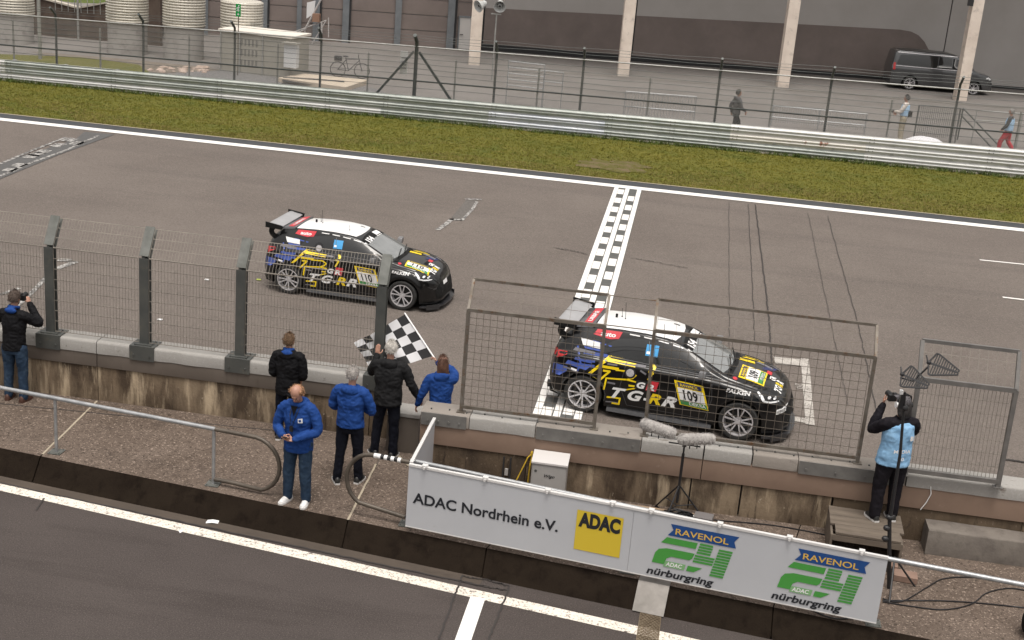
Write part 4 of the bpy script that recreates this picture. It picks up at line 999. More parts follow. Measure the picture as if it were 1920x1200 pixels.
def shoe_me(key, m, msole, cache={}):
    if key in cache: return cache[key]
    up = MB(); n = 12; rings = [(-.085,.030,.055),(-.07,.038,.085),(-.03,.041,.10),(.02,.043,.085),(.07,.047,.062),(.12,.046,.048),(.16,.036,.038),(.18,.018,.025)]
    V = []
    for y, hw, h in rings:
        for k in range(n+1):
            a = PI*k/n; V.append((hw*math.cos(a), y, .02+h*math.sin(a)**.8))
    F = [(i*(n+1)+k, i*(n+1)+k+1, (i+1)*(n+1)+k+1, (i+1)*(n+1)+k) for i in range(len(rings)-1) for k in range(n)]
    F += [tuple(range(n+1)), tuple((len(rings)-1)*(n+1)+k for k in range(n+1))[::-1]]; up.add(V, F); a = up.mesh('shoe', 60); a.materials.append(m)
    so = MB(); P = [(-.032,-.085),(.032,-.085),(.044,-.03),(.046,.05),(.050,.11),(.040,.165),(.015,.192),(-.015,.192),(-.040,.165),(-.050,.11),(-.046,.05),(-.044,-.03)]
    so.prism([(x*1.04, y*1.02) for x, y in P], lambda u, v, w_: Vector((u, v, w_)), .026); b = so.mesh('sole'); b.materials.append(msole); cache[key] = (a, b); return a, b
def person(label, loc, rz, H=1.8, arms=None, hands=None, jacket=jk_blue, trousers=jeans, shoes=(shoe_b, sole_w, 'b'), hair=(.1,.06,.03), hairlen=0, bald=False, head_pitch=0, head_yaw=0, lean=0,
           legs=None, hood=None, seed=1, hem=.86, wide=1.0, voxb=.0075, voxc=.011, collar=None, tw=1.0, jwr=.06, stubble=False, curly=False, cap=None, group=None):
    t = thing('person', label, 'person', loc, rz, group); s_ = H/1.8; t.scale = (s_, s_, s_)
    Rl = Matrix.Rotation(-lean, 3, 'X'); piv = Vector((0, 0, .95))
    def U(p): return Rl @ (Vector(p)-piv)+piv
    lg = legs or (((-.10,0,.92), (-.12,.02,.50), (-.13,0,.09), -.12), ((.10,0,.92), (.12,.02,.50), (.13,0,.09), .12))
    arms = arms or (((-.19,0,1.42), (-.26,-.02,1.15), (-.24,.10,.93)), ((.19,0,1.42), (.26,-.02,1.15), (.24,.10,.93)))
    hands = hands or (((0,.2,-1), (1,0,0), -1, .5), ((0,.2,-1), (-1,0,0), 1, .5))
    HC = U((0, .025, 1.665)); HM = Rl @ Matrix.Rotation(head_yaw, 3, 'Z') @ Matrix.Rotation(head_pitch, 3, 'X')
    piv2 = U((0, 0, 1.56))
    def HP(p): return HM @ (Vector(p)-Vector((0, 0, 1.56)))+piv2
    # the body: one surface from head to feet
    b = MB()
    for p in b.v: pass
    def uloft(mb, rings, up=True):
        q = MB(); loft(q, rings); mb.add([U(v) if up else v for v in q.v], q.f)
    uloft(b, [((0,0,.86),.12,.085), ((0,0,1.0),.13,.09), ((0,0,1.12),.115,.085), ((0,0,1.3),.14,.1), ((0,-.01,1.42),.12,.075), ((0,-.005,1.48),.06,.055)])
    limb(b, [U((0,-.01,1.44)), U((0,0,1.52)), HP((0,.01,1.60))], [.062, .054, .052])
    q = MB(); q.sphere((0,.005,1.695), (.076,.096,.103), 16, 12); q.sphere((0,.03,1.64), (.058,.070,.085), 14, 10); q.sphere((0,.062,1.585), (.030,.026,.022), 10, 8)
    q.sphere((0,.098,1.70), (.034,.014,.012), 8, 6); q.tube([(0,.092,1.685), (0,.112,1.655), (0,.118,1.645)], [.009, .012, .013], 8); q.sphere((0,.112,1.645), (.017,.013,.010), 8, 6)
    q.sphere((0,.096,1.612), (.024,.012,.010), 8, 6)
    for sx in (-1, 1): q.sphere((sx*.079,-.002,1.66), (.010,.020,.032), 8, 8); q.sphere((sx*.03,.078,1.65), (.022,.02,.018), 8, 6)
    b.add([HP(v) for v in q.v], q.f)
    for (hip, kn, an, to) in lg: limb(b, [hip, kn, an], [.07, .05, .038]); 
    for i, (sh, el, wr) in enumerate(arms):
        limb(b, [U((0,-.01,1.42)), U(sh), U(el), U(wr)], [.06, .05, .038, .027])
        hd = hands[i]; dd = Rl @ Vector(hd[0]); hand(b, U(wr), dd, Rl @ Vector(hd[1]), hd[2], hd[3])
    body = link('body', voxel(b, voxb, 'body', skin, 1), t)
    for sx in (-1, 1):
        mb = MB(); mb.sphere(HP((sx*.03,.094,1.675)), .0085, 8, 6); mb.build('eye', eye_m, t, smooth=True)
    mb = MB(); mb.sphere(HP((0,.106,1.612)), (.02,.006,.005), 8, 6); mb.build('mouth', lip_m, t, smooth=True)
    # jacket
    if jacket:
        j = MB(); w_ = wide
        uloft(j, [((0,.0,hem),.188*w_,.145*w_), ((0,.0,.98),.182*w_,.14*w_), ((0,.0,1.12),.172*w_,.135*w_), ((0,.0,1.28),.195*w_,.142*w_), ((0,-.01,1.40),.185*w_,.118*w_), ((0,-.01,1.46),.125,.09), ((0,0,1.505),.072,.068)])
        for (sh, el, wr) in arms:
            e2 = Vector(el).lerp(Vector(wr), .5); wq = Vector(wr).lerp(Vector(el), .06)
            limb(j, [U((0,-.01,1.40)), U(Vector(sh)-Vector((0,0,.01))), U(el), U(e2), U(wq)], [.09, .079, .064, .058, .044])
        if hood is not False:
            q = MB(); q.sphere((0,-.085,1.465), (.125,.065,.075), 14, 10); q.tube([(.0+.085*math.sin(a), -.005-.085*math.cos(a), 1.50+.018*math.cos(a)) for a in np.linspace(0, 2*PI, 19)[:-1]], .024, 8, close=True); j.add([U(v) for v in q.v], q.f)
        link('jacket', voxel(j, voxc, 'jacket', jacket, 1, .011, 7, seed, (1,1,1.3), .009), t)
    if collar:
        c = MB(); q = MB(); q.tube([(.070*math.sin(a), .0-.070*math.cos(a), 1.535+.02*math.cos(a)) for a in np.linspace(0, 2*PI, 17)[:-1]], .026, 8, close=True); q.sphere((0,-.10,1.50), (.10,.045,.05), 12, 8); c.add([U(v) for v in q.v], q.f)
        link('hood_lining', voxel(c, .009, 'hood_lining', collar, 1, .006, 14, seed), t)
    # trousers
    tr = MB(); loft(tr, [((0,0,.80),.150,.115), ((0,0,.92),.165,.122), ((0,0,1.02),.155,.115)])
    for (hip, kn, an, to) in lg:
        h2 = Vector(hip)+Vector((0,0,-.02)); a2 = Vector(an)+Vector((0,0,-.01)); k2 = Vector(kn)
        limb(tr, [h2, h2.lerp(k2, .5), k2, k2.lerp(a2, .55), a2], [.098*tw, .090*tw, .073*tw, .066*tw, .062*tw])
    link('trousers', voxel(tr, voxc, 'trousers', trousers, 2, .010, 9, seed+5, (1,1,.8), .006), t)
    su, so = shoe_me(shoes[2], shoes[0], shoes[1])
    for (hip, kn, an, to) in lg:
        o = link('shoe', su, t, (an[0], an[1], an[2]-.09), (0, 0, -to)); link('sole', so, o)
    # hair
    hm = mat('hair_%d' % int(hair[0]*1000), hair, tuple(min(1, v*1.6) for v in hair), 60, .7, bump=.003, bscale=120)
    hb = MB(); n, m = 28, 18; V = []; F = []; keep = {}
    for i in range(m+1):
        th = PI*i/m
        for k in range(n):
            a = 2*PI*k/n; d = Vector((math.sin(th)*math.cos(a), math.sin(th)*math.sin(a), math.cos(th)))
            r = 1.0+(.10 if curly else .05)*noise.noise(d*(7 if curly else 4)+Vector((seed, 0, 0)))
            V.append(Vector((d.x*.087*r, d.y*.106*r+.003, d.z*.112*r+1.692)))
    for i in range(m):
        for k in range(n):
            c = (V[i*n+k]+V[(i+1)*n+(k+1) % n])/2; z = c.z-1.692; y = c.y
            ok = z > .052-.0*y if y > .055 else (z > .02 if y > .025 else z > -.068+.9*max(0, y+.02))
            if bald: ok = ok and z < .055 and y < .04
            if ok: F.append((i*n+k, (i+1)*n+k, (i+1)*n+(k+1) % n, i*n+(k+1) % n))
    hb.add([HP(v) for v in V], F)
    if hairlen:
        q = MB(); q.sphere((0,-.045,1.62), (.095,.075,.14), 16, 12); q.sphere((0,-.06,1.62-hairlen*.4), (.10,.05,hairlen*.6), 14, 10)
        hb = MB(); hb.add([HP(v) for v in V], F); hb.add([HP(v) for v in q.v], q.f)
        link('hair', voxel(hb, .010, 'hair', hm, 1, .012, 22, seed, (1,1,.3)), t)
    else:
        me = hb.mesh('hair', 80, norm=False); 
        bm = bmesh.new(); bm.from_mesh(me); loose = [v for v in bm.verts if not v.link_faces]; bmesh.ops.delete(bm, geom=loose, context='VERTS'); bmesh.ops.solidify(bm, geom=bm.faces[:], thickness=.012); bm.to_mesh(me); bm.free(); me.shade_smooth()
        me.materials.append(hm); link('hair', me, t)
    # loose strands on the hair
    rs = random.Random(seed); V2 = []; F2 = []
    for k in range(900):
        f = F[rs.randrange(len(F))]
        if V[f[0]].y > .02 and rs.random() < .75: continue
        p = (V[f[0]]+V[f[2]])/2+Vector((rs.uniform(-.008,.008), rs.uniform(-.008,.008), rs.uniform(-.008,.008)))
        nn = (p-Vector((0,0,1.692))).normalized(); e = (nn*(.55 if curly else .25)+Vector((rs.uniform(-.5,.5), rs.uniform(-.6,.2), rs.uniform(-.9,.2) if p.y < .02 else rs.uniform(.0,.4)))).normalized(); sd_ = e.cross(nn).normalized()*.0035
        q0 = p+nn*.004; b_ = len(V2); V2 += [HP(q0-sd_), HP(q0+sd_), HP(q0+e*rs.uniform(.018,.035))]; F2.append((b_, b_+1, b_+2))
    hm2 = mat('strands_%d' % int(hair[0]*1000), tuple(v*.55 for v in hair), tuple(min(1, v*1.9) for v in hair), 90, .7)
    mb = MB(); mb.add(V2, F2); mb.build('hair_strands', hm2, t, kind='stuff', norm=False)
    return t, HP, U
STAND = None
# man in black at the left fence, holding a camera to his face
t1, hp, U1 = person('man in black jacket and blue jeans photographing beside the leftmost tall fence post', (-9.93, 18.22, 0), -.05, 1.80, jacket=jk_black, trousers=jeans, shoes=(shoe_br, shoe_br, 'br'), hair=(.07,.05,.04), lean=.05, head_pitch=-.1, hood=False,
    arms=(((-.19,0,1.42), (-.33,.14,1.27), (-.10,.27,1.55)), ((.19,0,1.42), (.33,.16,1.27), (.10,.27,1.55))), hands=(((.5,.3,.8), (.6,.2,-.3), -1, 1.0), ((-.5,.3,.8), (-.6,.2,-.3), 1, 1.0)), collar=jk_blue, seed=2, tw=1.05)
cam_blk = mat('camera_black', (.015,.015,.016), None, rough=.45)
def hand_camera(label, M_, big=1.0):
    t = thing('photo_camera', label, 'camera'); t.matrix_world = M_
    mb = MB(); mb.box((0,0,0), (.13*big, .06, .09)); mb.box((0,0,.055), (.05, .05, .03)); me = mb.mesh('camera_body'); bevel(me, .008, 2); me.materials.append(cam_blk); link('camera_body', me, t)
    mb = MB(); mb.cyl((0,.03,0), (0,.14*big,0), .036, .04, 16); mb.build('lens', cam_blk, t, smooth=40); mb = MB(); mb.cyl((0,.1401*big,0), (0,.142*big,0), .030, n=16); mb.build('front_glass', gloss_dk, t)
    return t
hand_camera('small black camera held up by the man at the left fence', t1.matrix_basis @ Matrix.Translation(U1((0,.21,1.64))) @ Matrix.Rotation(.1, 4, 'X'))
# man behind the blue one
person('young man in black jacket with blue hood standing at the pit wall, seen from behind', (-5.50, 18.1, 0), -.03, 1.72, jacket=jk_black, trousers=tr_dark, hair=(.11,.065,.035), collar=jk_blue, seed=3, wide=1.04, curly=True, hem=.80, head_yaw=-.15,
       arms=(((-.19,0,1.42), (-.25,-.01,1.14), (-.15,.19,1.0)), ((.19,0,1.42), (.25,-.01,1.14), (.15,.19,1.0))))
# man facing the camera looking at his phone
tp, hp, Up = person('ginger balding man in blue jacket, jeans and white trainers looking down at his phone', (-4.72, 16.1, 0), PI-.12, 1.80, jacket=jk_blue, trousers=jeans, shoes=(shoe_w, sole_w, 'w'), hair=(.26,.14,.075), bald=True, head_pitch=-.55, lean=.07, seed=4, tw=1.08, wide=1.08,
    legs=(((-.10,0,.92), (-.12,.02,.50), (-.135,0,.09), -.15), ((.10,0,.92), (.12,.02,.50), (.135,0,.09), .2)), hem=.80,
    arms=(((-.19,0,1.42), (-.30,.04,1.15), (-.02,.22,1.03)), ((.19,0,1.42), (.29,.04,1.13), (.14,.22,1.07))), hands=(((.75,.25,.15), (0,.2,1), 1, .8), ((-.7,.35,-.1), (0,.2,1), -1, .8)))
ph = thing('phone', 'black phone held in both hands of the man in front', 'phone'); ph.matrix_world = tp.matrix_basis @ Matrix.Translation(Up((.07,.29,1.09))) @ Matrix.Rotation(.5, 4, 'X') @ Matrix.Rotation(.3, 4, 'Z')
mb = MB(); mb.box((0,0,0), (.075, .15, .01)); me = mb.mesh('phone_body'); bevel(me, .004, 2); me.materials.append(cam_blk); link('phone_body', me, ph); mb = MB(); mb.box((0,0,.0065), (.066, .138, .002)); mb.build('screen', gloss_dk, ph)
def on_person(t, U_, name, pts, m, up=True):
    mb = MB(); mb.add([U_(p) for p in pts], [tuple(range(len(pts)))]); mb.build(name, m, t, norm=False)
def chest_text(t, U_, s, m, org, size, ysign=1, width=None, bold=.03, name='emblem', y=.16):
    vs_, fs, wd = text2d(s, size, bold, 0, width); mb = MB(); mb.add([U_((org[0]-ysign*x, y*ysign, org[1]+yy)) for x, yy in vs_], fs); mb.build(name, m, t, norm=False)
mb = MB(); mb.add([Up(p) for p in ((-.06,.168,1.33),(-.125,.160,1.345),(-.13,.163,1.28),(-.065,.170,1.27))], [(0,1,2,3)]); mb.build('chest_emblem', wht, tp, norm=False)
mb = MB(); mb.add([Up(p) for p in ((-.075,.174,1.32),(-.105,.170,1.327),(-.11,.172,1.295),(-.08,.176,1.29))], [(0,1,2,3)]); mb.build('chest_emblem', jk_blue, tp, norm=False)
mb = MB(); mb.box(Up((.03,.17,1.17)), (.045,.03,.075)); mb.build('radio', cam_blk, tp)
mb = MB(); mb.tube([Up(p) for p in ((-.06,.06,1.50),(-.03,.15,1.36),(.03,.175,1.2),(.06,.15,1.36),(.065,.05,1.50))], .005, 6); mb.build('lanyard', cam_blk, tp)
q = MB(); q.hexa([(-.055,.10,1.30),(.045,.10,1.30),(.03,.10,1.31),(-.04,.10,1.31)], [(-.065,.06,1.52),(.06,.06,1.52),(.05,.03,1.54),(-.05,.03,1.54)])
mb = MB(); mb.add([Up(p) for p in ((-.05,.142,1.50),(.05,.142,1.50),(.0,.165,1.36))], [(0,1,2)]); mb.build('shirt_front', jk_black, tp)
# blue jacket from behind
person('grey haired man in blue jacket and black trousers standing with his back to us', (-4.22, 16.93, 0), -.1, 1.77, jacket=jk_blue, trousers=tr_dark, shoes=(shoe_b, sole_w, 'b'), hair=(.27,.25,.235), seed=6, wide=1.08, hem=.90, head_yaw=-.2, head_pitch=-.05,
    legs=(((-.10,0,.92), (-.12,-.03,.50), (-.14,-.08,.09), -.55), ((.10,0,.92), (.12,.03,.50), (.14,.06,.09), .1)),
    arms=(((-.19,0,1.42), (-.29,.05,1.15), (-.08,.24,1.12)), ((.19,0,1.42), (.30,.05,1.15), (.08,.24,1.12))), hands=(((.8,.3,0), (0,-.3,1), -1, .7), ((-.8,.3,0), (0,-.3,1), 1, .7)))
# man at the flag
person('white haired man in long charcoal jacket leaning against the last fence post', (-3.93, 17.98, 0), .0, 1.83, jacket=jk_char, trousers=tr_dark, shoes=(shoe_b, sole_w, 'b'), hair=(.42,.40,.37), seed=8, wide=1.12, hem=.84, head_yaw=.35, lean=.06,
    legs=(((-.10,0,.92), (-.13,.0,.50), (-.16,-.02,.09), -.6), ((.10,0,.92), (.11,.0,.50), (.12,-.02,.09), .2)),
    arms=(((-.19,0,1.42), (-.31,.20,1.24), (-.27,.32,1.46)), ((.20,0,1.42), (.33,.02,1.17), (.44,.10,.96))), hands=(((0,.1,1), (.1,1,0), -1, .1), ((.5,.3,-.8), (-.8,0,-.4), 1, .7)))
# woman with the flag
tw_, hp, Uw = person('woman with shoulder length brown hair in blue jacket waving the chequered flag', (-3.16, 18.08, 0), .15, 1.68, jacket=jk_blue, trousers=tr_dark, hair=(.075,.034,.02), hairlen=.26, seed=9, wide=.98, hem=.86, head_yaw=.2,
    arms=(((-.18,0,1.40), (-.29,.0,1.14), (-.36,.06,.92)), ((.18,.02,1.41), (.17,.26,1.44), (-.10,.40,1.53))), hands=(((-.3,.2,-1), (.8,0,0), -1, .7), ((-.5,.3,.6), (-.6,-.3,-.6), 1, 1.5)))
# chequered flag on its white stick
A = aty(760, 589, 18.95); Hn = Vector(tw_.matrix_basis @ Uw((-.135,.415,1.575))); Bq = A+(Hn-A)*.93; fk = thing('chequered_flag', 'black and white chequered flag held over the wall on a white stick', 'flag', tuple(Hn))
mb = MB(); d = (A-Hn).normalized(); mb.tube([-d*.12, (A-Hn)+d*.02], .013, 8); mb.build('stick', mat('white_stick', (.75,.75,.75), None, rough=.4), fk, smooth=60)
D_ = aty(663, 643, 19.05); C_ = aty(692, 689, 18.86); NC, NR, SUB = 6, 5, 6
def flag_pt(u, v):
    p = A.lerp(Bq, v).lerp(D_.lerp(C_, v), u); wv = .028*math.sin(u*7.5+v*2.2)*min(1, u*3)+.02*math.sin(u*17+v*5)*u
    return p+Vector((.1, .9, .15))*wv+Vector((0, 0, -.03*math.sin(PI*u)*(.4+v)))-Hn
fm = [mat('flag_black', (.03,.03,.032), None, rough=.7), mat('flag_white', (.74,.74,.76), None, rough=.7)]
for i in range(NC):
    for j in range(NR):
        V = []; F = []; n = SUB+1
        for a in range(n):
            for b in range(n): V.append(flag_pt((i+a/SUB)/NC, (j+b/SUB)/NR))
        F = [(a*n+b, a*n+b+1, (a+1)*n+b+1, (a+1)*n+b) for a in range(SUB) for b in range(SUB)]
        mb = MB(); mb.add(V, F); mb.build('flag_square', fm[(i+j) % 2], fk, smooth=True, norm=False)
# photographer at the right
vest = shade('light_blue_vest', (.20,.38,.60), (.26,.46,.68), .6)
tq, hp, Uq = person('photographer in light blue vest with cap standing on the wooden step', (3.27, 17.22, .40), .36, 1.84, jacket=tr_black, trousers=tr_black, shoes=(shoe_b, sole_w, 'b'), hair=(.02,.018,.018), hairlen=.12, seed=11, hood=False, hem=.95, tw=1.2,
    arms=(((-.19,0,1.42), (-.24,.26,1.22), (-.06,.40,1.52)), ((.19,0,1.42), (.30,.12,1.24), (.09,.25,1.56))), hands=(((.2,.3,.8), (.3,.3,.9), -1, .8), ((-.3,.4,.7), (-.8,.2,0), 1, 1.0)), lean=-.02)
j = MB(); loft(j, [((0,0,.84),.235,.185), ((0,0,.98),.222,.178), ((0,0,1.12),.208,.172), ((0,0,1.28),.215,.172), ((0,-.01,1.40),.185,.145), ((0,-.01,1.455),.115,.10)])
j2 = MB(); j2.add([Uq(v) for v in j.v], j.f); link('vest', voxel(j2, .011, 'vest', vest, 2, .012, 7, 3, (1,1,1.2), .006), tq)
def back_text(s, z, size, width, bold=.02, x0=None):
    vs_, fs, wd = text2d(s, size, bold, 0, width); x0 = -wd/2 if x0 is None else x0; mb = MB()
    mb.add([Uq(((x0+x), -.190+.55*(x0+x)**2, z+y)) for x, y in vs_], fs); mb.build('lettering', wht, tq, norm=False)
back_text('MEDIA', 1.06, .05, .24); back_text('30', .95, .05, .08); back_text('B', 1.24, .06, .05, .06, .08)
for sz in (-1, 1): pass
cp = MB(); q = MB(); q.sphere((0,.005,1.71), (.094,.112,.108), 18, 12); q.box((0,.13,1.735), (.13,.11,.012)); cp.add([hp(v) for v in q.v if True], q.f)
link('cap', voxel(cp, .008, 'cap', mat('grey_cap', (.07,.065,.075), (.1,.095,.1), 20, .7), 1), tq)
mb = MB(); mb.tube([hp(p) for p in ((-.098,0,1.70),(-.075,-.02,1.80),(0,-.02,1.835),(.075,-.02,1.80),(.098,0,1.70))], .012, 8); mb.build('headphone_band', blk, tq, smooth=60)
for sx in (-1, 1): mb = MB(); mb.cyl(hp((sx*.085,0,1.675)), hp((sx*.115,0,1.675)), .040, n=14); mb.build('ear_cup', wht if sx < 0 else blk, tq, smooth=40)
hand_camera('black camera with long lens raised by the photographer at right', tq.matrix_basis @ Matrix.Translation(Uq((0,.26,1.665))), 1.3)
# people in the paddock
def farpos(px, py, h): 
    z = .3
    for _ in range(6): p = at(px, py, z+h); z = gz(p.x, p.y)
    p = at(px, py, z+h); return (p.x, p.y, z)
walk = (((-.09,0,.92), (-.10,.20,.52), (-.10,.22,.10), 0), ((.09,0,.92), (.10,-.06,.50), (.10,-.34,.17), 0))
arm_w = (((-.19,0,1.42), (-.25,-.14,1.17), (-.24,-.10,.92)), ((.19,0,1.42), (.25,.08,1.16), (.22,.28,1.02)))
person('distant person in dark jacket and black trousers walking behind the guard rail', farpos(1386, 168, 1.75), -1.2, 1.75, jacket=shade('grey_green_jacket', (.05,.05,.055), (.09,.09,.095)), trousers=tr_black, hair=(.04,.035,.03), legs=walk, arms=arm_w, voxb=.016, voxc=.018, seed=13)
tf, hp, Uf = person('distant photographer in white and light blue vest and beige trousers behind the fence', farpos(1702, 177, 1.8), 1.3, 1.78, jacket=shade('white_shirt', (.6,.55,.5), (.66,.6,.56)), trousers=shade('beige_trousers', (.33,.29,.21), (.4,.35,.27)), hair=(.03,.03,.03), curly=True, voxb=.016, voxc=.018, seed=14, tw=1.25, hood=False,
    arms=(((-.19,0,1.42), (-.24,.12,1.16), (-.08,.36,1.12)), ((.19,0,1.42), (.24,.10,1.16), (.1,.32,1.08))))
j = MB(); loft(j, [((0,0,1.0),.2,.165), ((0,0,1.28),.215,.172), ((0,-.01,1.42),.185,.145)]); link('vest', voxel(j, .018, 'vest', shade('blue_white_vest', (.3,.5,.72), (.42,.6,.8)), 1), tf)
mb = MB(); mb.box((0,-.22,1.08), (.2,.14,.22)); me = mb.mesh('belt_bag'); bevel(me, .04, 3); me.materials.append(jk_black); link('belt_bag', me, tf)
tcm = hand_camera('small black camera in the hands of the distant photographer with beige trousers', tf.matrix_basis @ Matrix.Translation((0,.42,1.1)), 1.2)
tf, hp, Uf = person('distant person in light blue vest and red trousers walking behind the guard rail', farpos(1899, 203, 1.75), 1.2, 1.74, jacket=shade('dark_grey_shirt', (.04,.04,.045), (.07,.07,.075)), trousers=shade('red_trousers', (.42,.015,.03), (.5,.03,.05)), hair=(.25,.24,.23), legs=walk, voxb=.016, voxc=.018, seed=15, tw=1.15, hood=False,
    arms=(((-.19,0,1.42), (-.25,.05,1.17), (-.2,.22,.98)), ((.19,0,1.42), (.25,.02,1.16), (.2,.22,.98))))
j = MB(); loft(j, [((0,0,.95),.2,.165), ((0,0,1.28),.215,.172), ((0,-.01,1.42),.185,.145)]); link('vest', voxel(j, .018, 'vest', shade('blue_white_vest', (.3,.5,.72), (.42,.6,.8)), 1), tf)

# ================================================================== PADDOCK BUILDING
def vline(P, Q):
    """vertical plane through two ground points"""
    d = (Q-P); d.z = 0; d.normalize(); n = Vector((d.y, -d.x, 0)); return P, d, n
wall_dk = mat('dark_wall_panel', (.145,.120,.108), (.165,.138,.125), 1.2, .7, bump=.002, bscale=30, c3=(.125,.104,.094), s3=.5, f3=(.45,.7), world=True)
wall_lt = mat('light_wall_panel', (.30,.28,.255), (.33,.31,.285), .6, .65, bump=.002, bscale=30, world=True)
col_m = mat('pale_concrete_column', (.43,.37,.31), (.52,.46,.39), 1.2, .85, c3=(.3,.26,.22), s3=3, f3=(.55,.75), bump=.003, bscale=30, world=True)
steel_bl = mat('blue_grey_steel', (.15,.165,.18), (.2,.215,.23), 2, .5, .2, world=True)
seam_m = mat('pale_panel_joint', (.3,.28,.265), None, rough=.6)
gap_m = mat('dark_gap', (.02,.02,.022), None)
bd = thing('paddock_building', 'long grey paddock hall with pale concrete columns and a dark lower wall', 'building')
C0 = atg(1163, 141); C2 = atg(1802, 188); cdir = (C2-C0); cdir.z = 0; cdir.normalize(); cn = Vector((cdir.y, -cdir.x, 0))
Wp = atg(1910, 168); WB = Wp+Vector((0, 0, 0)); off = (WB-C0).dot(-cn)          # how far the wall stands behind the columns
def wallpt(s_, z, o=0): p = C0+cdir*s_-cn*off+cn*o; return Vector((p.x, p.y, z))
def rotbox(mb, s0, s1, o0, o1, z0, z1, base=None):
    f = base or wallpt
    mb.hexa([f(s0, z0, o0), f(s1, z0, o0), f(s1, z0, o1), f(s0, z0, o1)], [f(s0, z1, o0), f(s1, z1, o0), f(s1, z1, o1), f(s0, z1, o1)])
sp = (C2-C0).length/2
joints = [onplane(x, 60, wallpt(0, 0), cn) for x in (906, 1189, 1473, 1776)]
js = [(p-wallpt(0, 0)).dot(cdir) for p in joints]; js = js+[js[-1]+sp, js[-1]+2*sp, js[-1]+3*sp]
LEFT_S = js[0]-.2
for i in range(len(js)-1):
    a, b = js[i]+.03, js[i+1]-.03
    mb = MB(); rotbox(mb, a, b, 0, -.25, -.2, 12); mb.build('wall_panel', wall_lt, bd)
mb = MB(); rotbox(mb, js[0]-.2, js[-1], -.06, -.3, -.2, 12); mb.build('wall_core', gap_m, bd)
# dark lower panels, the last with a rounded upper right corner
def wz(x, y): p = onplane(x, y, wallpt(0, 0), cn); return (p-wallpt(0, 0)).dot(cdir), p.z
D1 = wz(1688, 55); zt_l = wz(962, 19)[1]; curve = [wz(*p) for p in ((1688, 55.5), (1708, 59), (1722, 66), (1733, 78), (1741, 93), (1747, 112), (1750, 130))]
def zt_(q): return zt_l+(D1[1]-zt_l)*(q-js[0])/(D1[0]-js[0])
for i in range(3):
    a = js[i]+.035; b = js[i+1]-.035
    P = [(a, -.2), (b, -.2), (b, zt_(b)), (a, zt_(a))] if i < 2 else [(a, -.2), (curve[-1][0], -.2)]+curve[::-1]+[(a, zt_(a))]
    mb = MB(); mb.prism(P, lambda u, v, w_: wallpt(u, v, .004+w_), .03); mb.build('dark_panel', wall_dk, bd)
colpx = [(onplane(x, y, C0, cn)-C0).dot(cdir) for x, y in ((893, 60), (1176, 60), (1481, 60), (1822, 60))]; colpx += [colpx[-1]+sp, colpx[-1]+2*sp]
for k in range(-1, 5):
    p = C0+cdir*colpx[k+1]; p.z = 0; mb = MB(); f = lambda s_, z, o: (lambda q: Vector((q.x, q.y, z)))(p+cdir*s_+cn*o)
    mb.hexa([f(-.27, -.1, .27), f(.27, -.1, .27), f(.27, -.1, -.27), f(-.27, -.1, -.27)], [f(-.27, 12, .27), f(.27, 12, .27), f(.27, 12, -.27), f(-.27, 12, -.27)])
    me = mb.mesh('column'); bevel(me, .03, 2); me.materials.append(col_m); o = link('column', me, bd)
    if k == 2: mb = MB(); q = onplane(1820, 5, p+cn*.3, cn); mb.box(q, (.25, .2, .3)); mb.build('lamp_box', gap_m, o)
mb = MB(); rotbox(mb, js[0]-1, js[-1], off+.5, -.3, 12.0, 12.4); mb.build('roof', wall_lt, bd)  # unseen canopy roof, set high so more sky light reaches the wall
mb = MB(); rotbox(mb, js[0], js[-1], .07, .0, -.2, gz(14, 70)+.16); mb.build('base_strip', gap_m, bd)
# left wing with sectional doors
g0 = atg(655, 80); g1 = atg(848, 91); gd = (g1-g0); gd.z = 0; gd.normalize(); gn = Vector((gd.y, -gd.x, 0))
lw = thing('garage_hall', 'grey brown hall with horizontally jointed panels and blue grey pillars at upper left', 'building')
def gpt(s_, z, o=0): p = g0+gd*s_+gn*o; return Vector((p.x, p.y, z))
def gs(x, y=60): return (onplane(x, y, g0, gn)-g0).dot(gd)
def gzz(x, y): return onplane(x, y, g0, gn).z
z1_, z2_ = gzz(700, 51.5), gzz(700, 22)
rows = [-.1, z1_, z2_, 2*z2_-z1_, 3*z2_-2*z1_, 4*z2_-3*z1_, 6.6]
pil = [(280, .12, 0), (384, .16, 0), (497, .2, 1), (560, .12, 0), (594, .22, 1), (649, .22, 1), (745, .16, 0), (846, .24, 1), (888, .1, 0)]
for i in range(len(pil)-1):
    a = gs(pil[i][0])+pil[i][1]; b = gs(pil[i+1][0])-pil[i+1][1]
    for r in range(6):
        if i == 7 and r < 1: continue
        mb = MB(); rotbox(mb, a, b, 0, -.1, rows[r]+.025, rows[r+1]-.025, gpt); mb.build('wall_panel', wall_dk, lw)
for x, w_, dk in pil:
    c_ = gs(x); mb = MB(); rotbox(mb, c_-w_, c_+w_*(.5 if dk else 1), .16, -.05, -.1, 6.6, gpt); o = mb.build('pillar', steel_bl, lw)
    if dk: mb = MB(); rotbox(mb, c_+w_*.55, c_+w_, .10, -.05, -.1, 6.6, gpt); mb.build('dark_gap', gap_m, lw)
mb = MB(); rotbox(mb, gs(270), gs(900), -.06, -.5, -.1, 6.62, gpt); mb.build('joint_backing', seam_m, lw)
mb = MB(); rotbox(mb, gs(270), gs(900), .5, -6, 6.63, 6.9, gpt); mb.build('roof', wall_dk, lw)
a, b = gs(861), gs(884); dz0, dz1 = gz(-12, 70), gzz(872, 33)
mb = MB(); rotbox(mb, gs(850), a-.08, .0, -.1, 0, z1_, gpt); mb.build('wall_panel', wall_dk, lw)
mb = MB(); rotbox(mb, a, b, .05, -.02, dz0+.02, dz1, gpt); dr = mb.build('door', mat('off_white_door', (.55,.53,.51), None, rough=.5), lw)
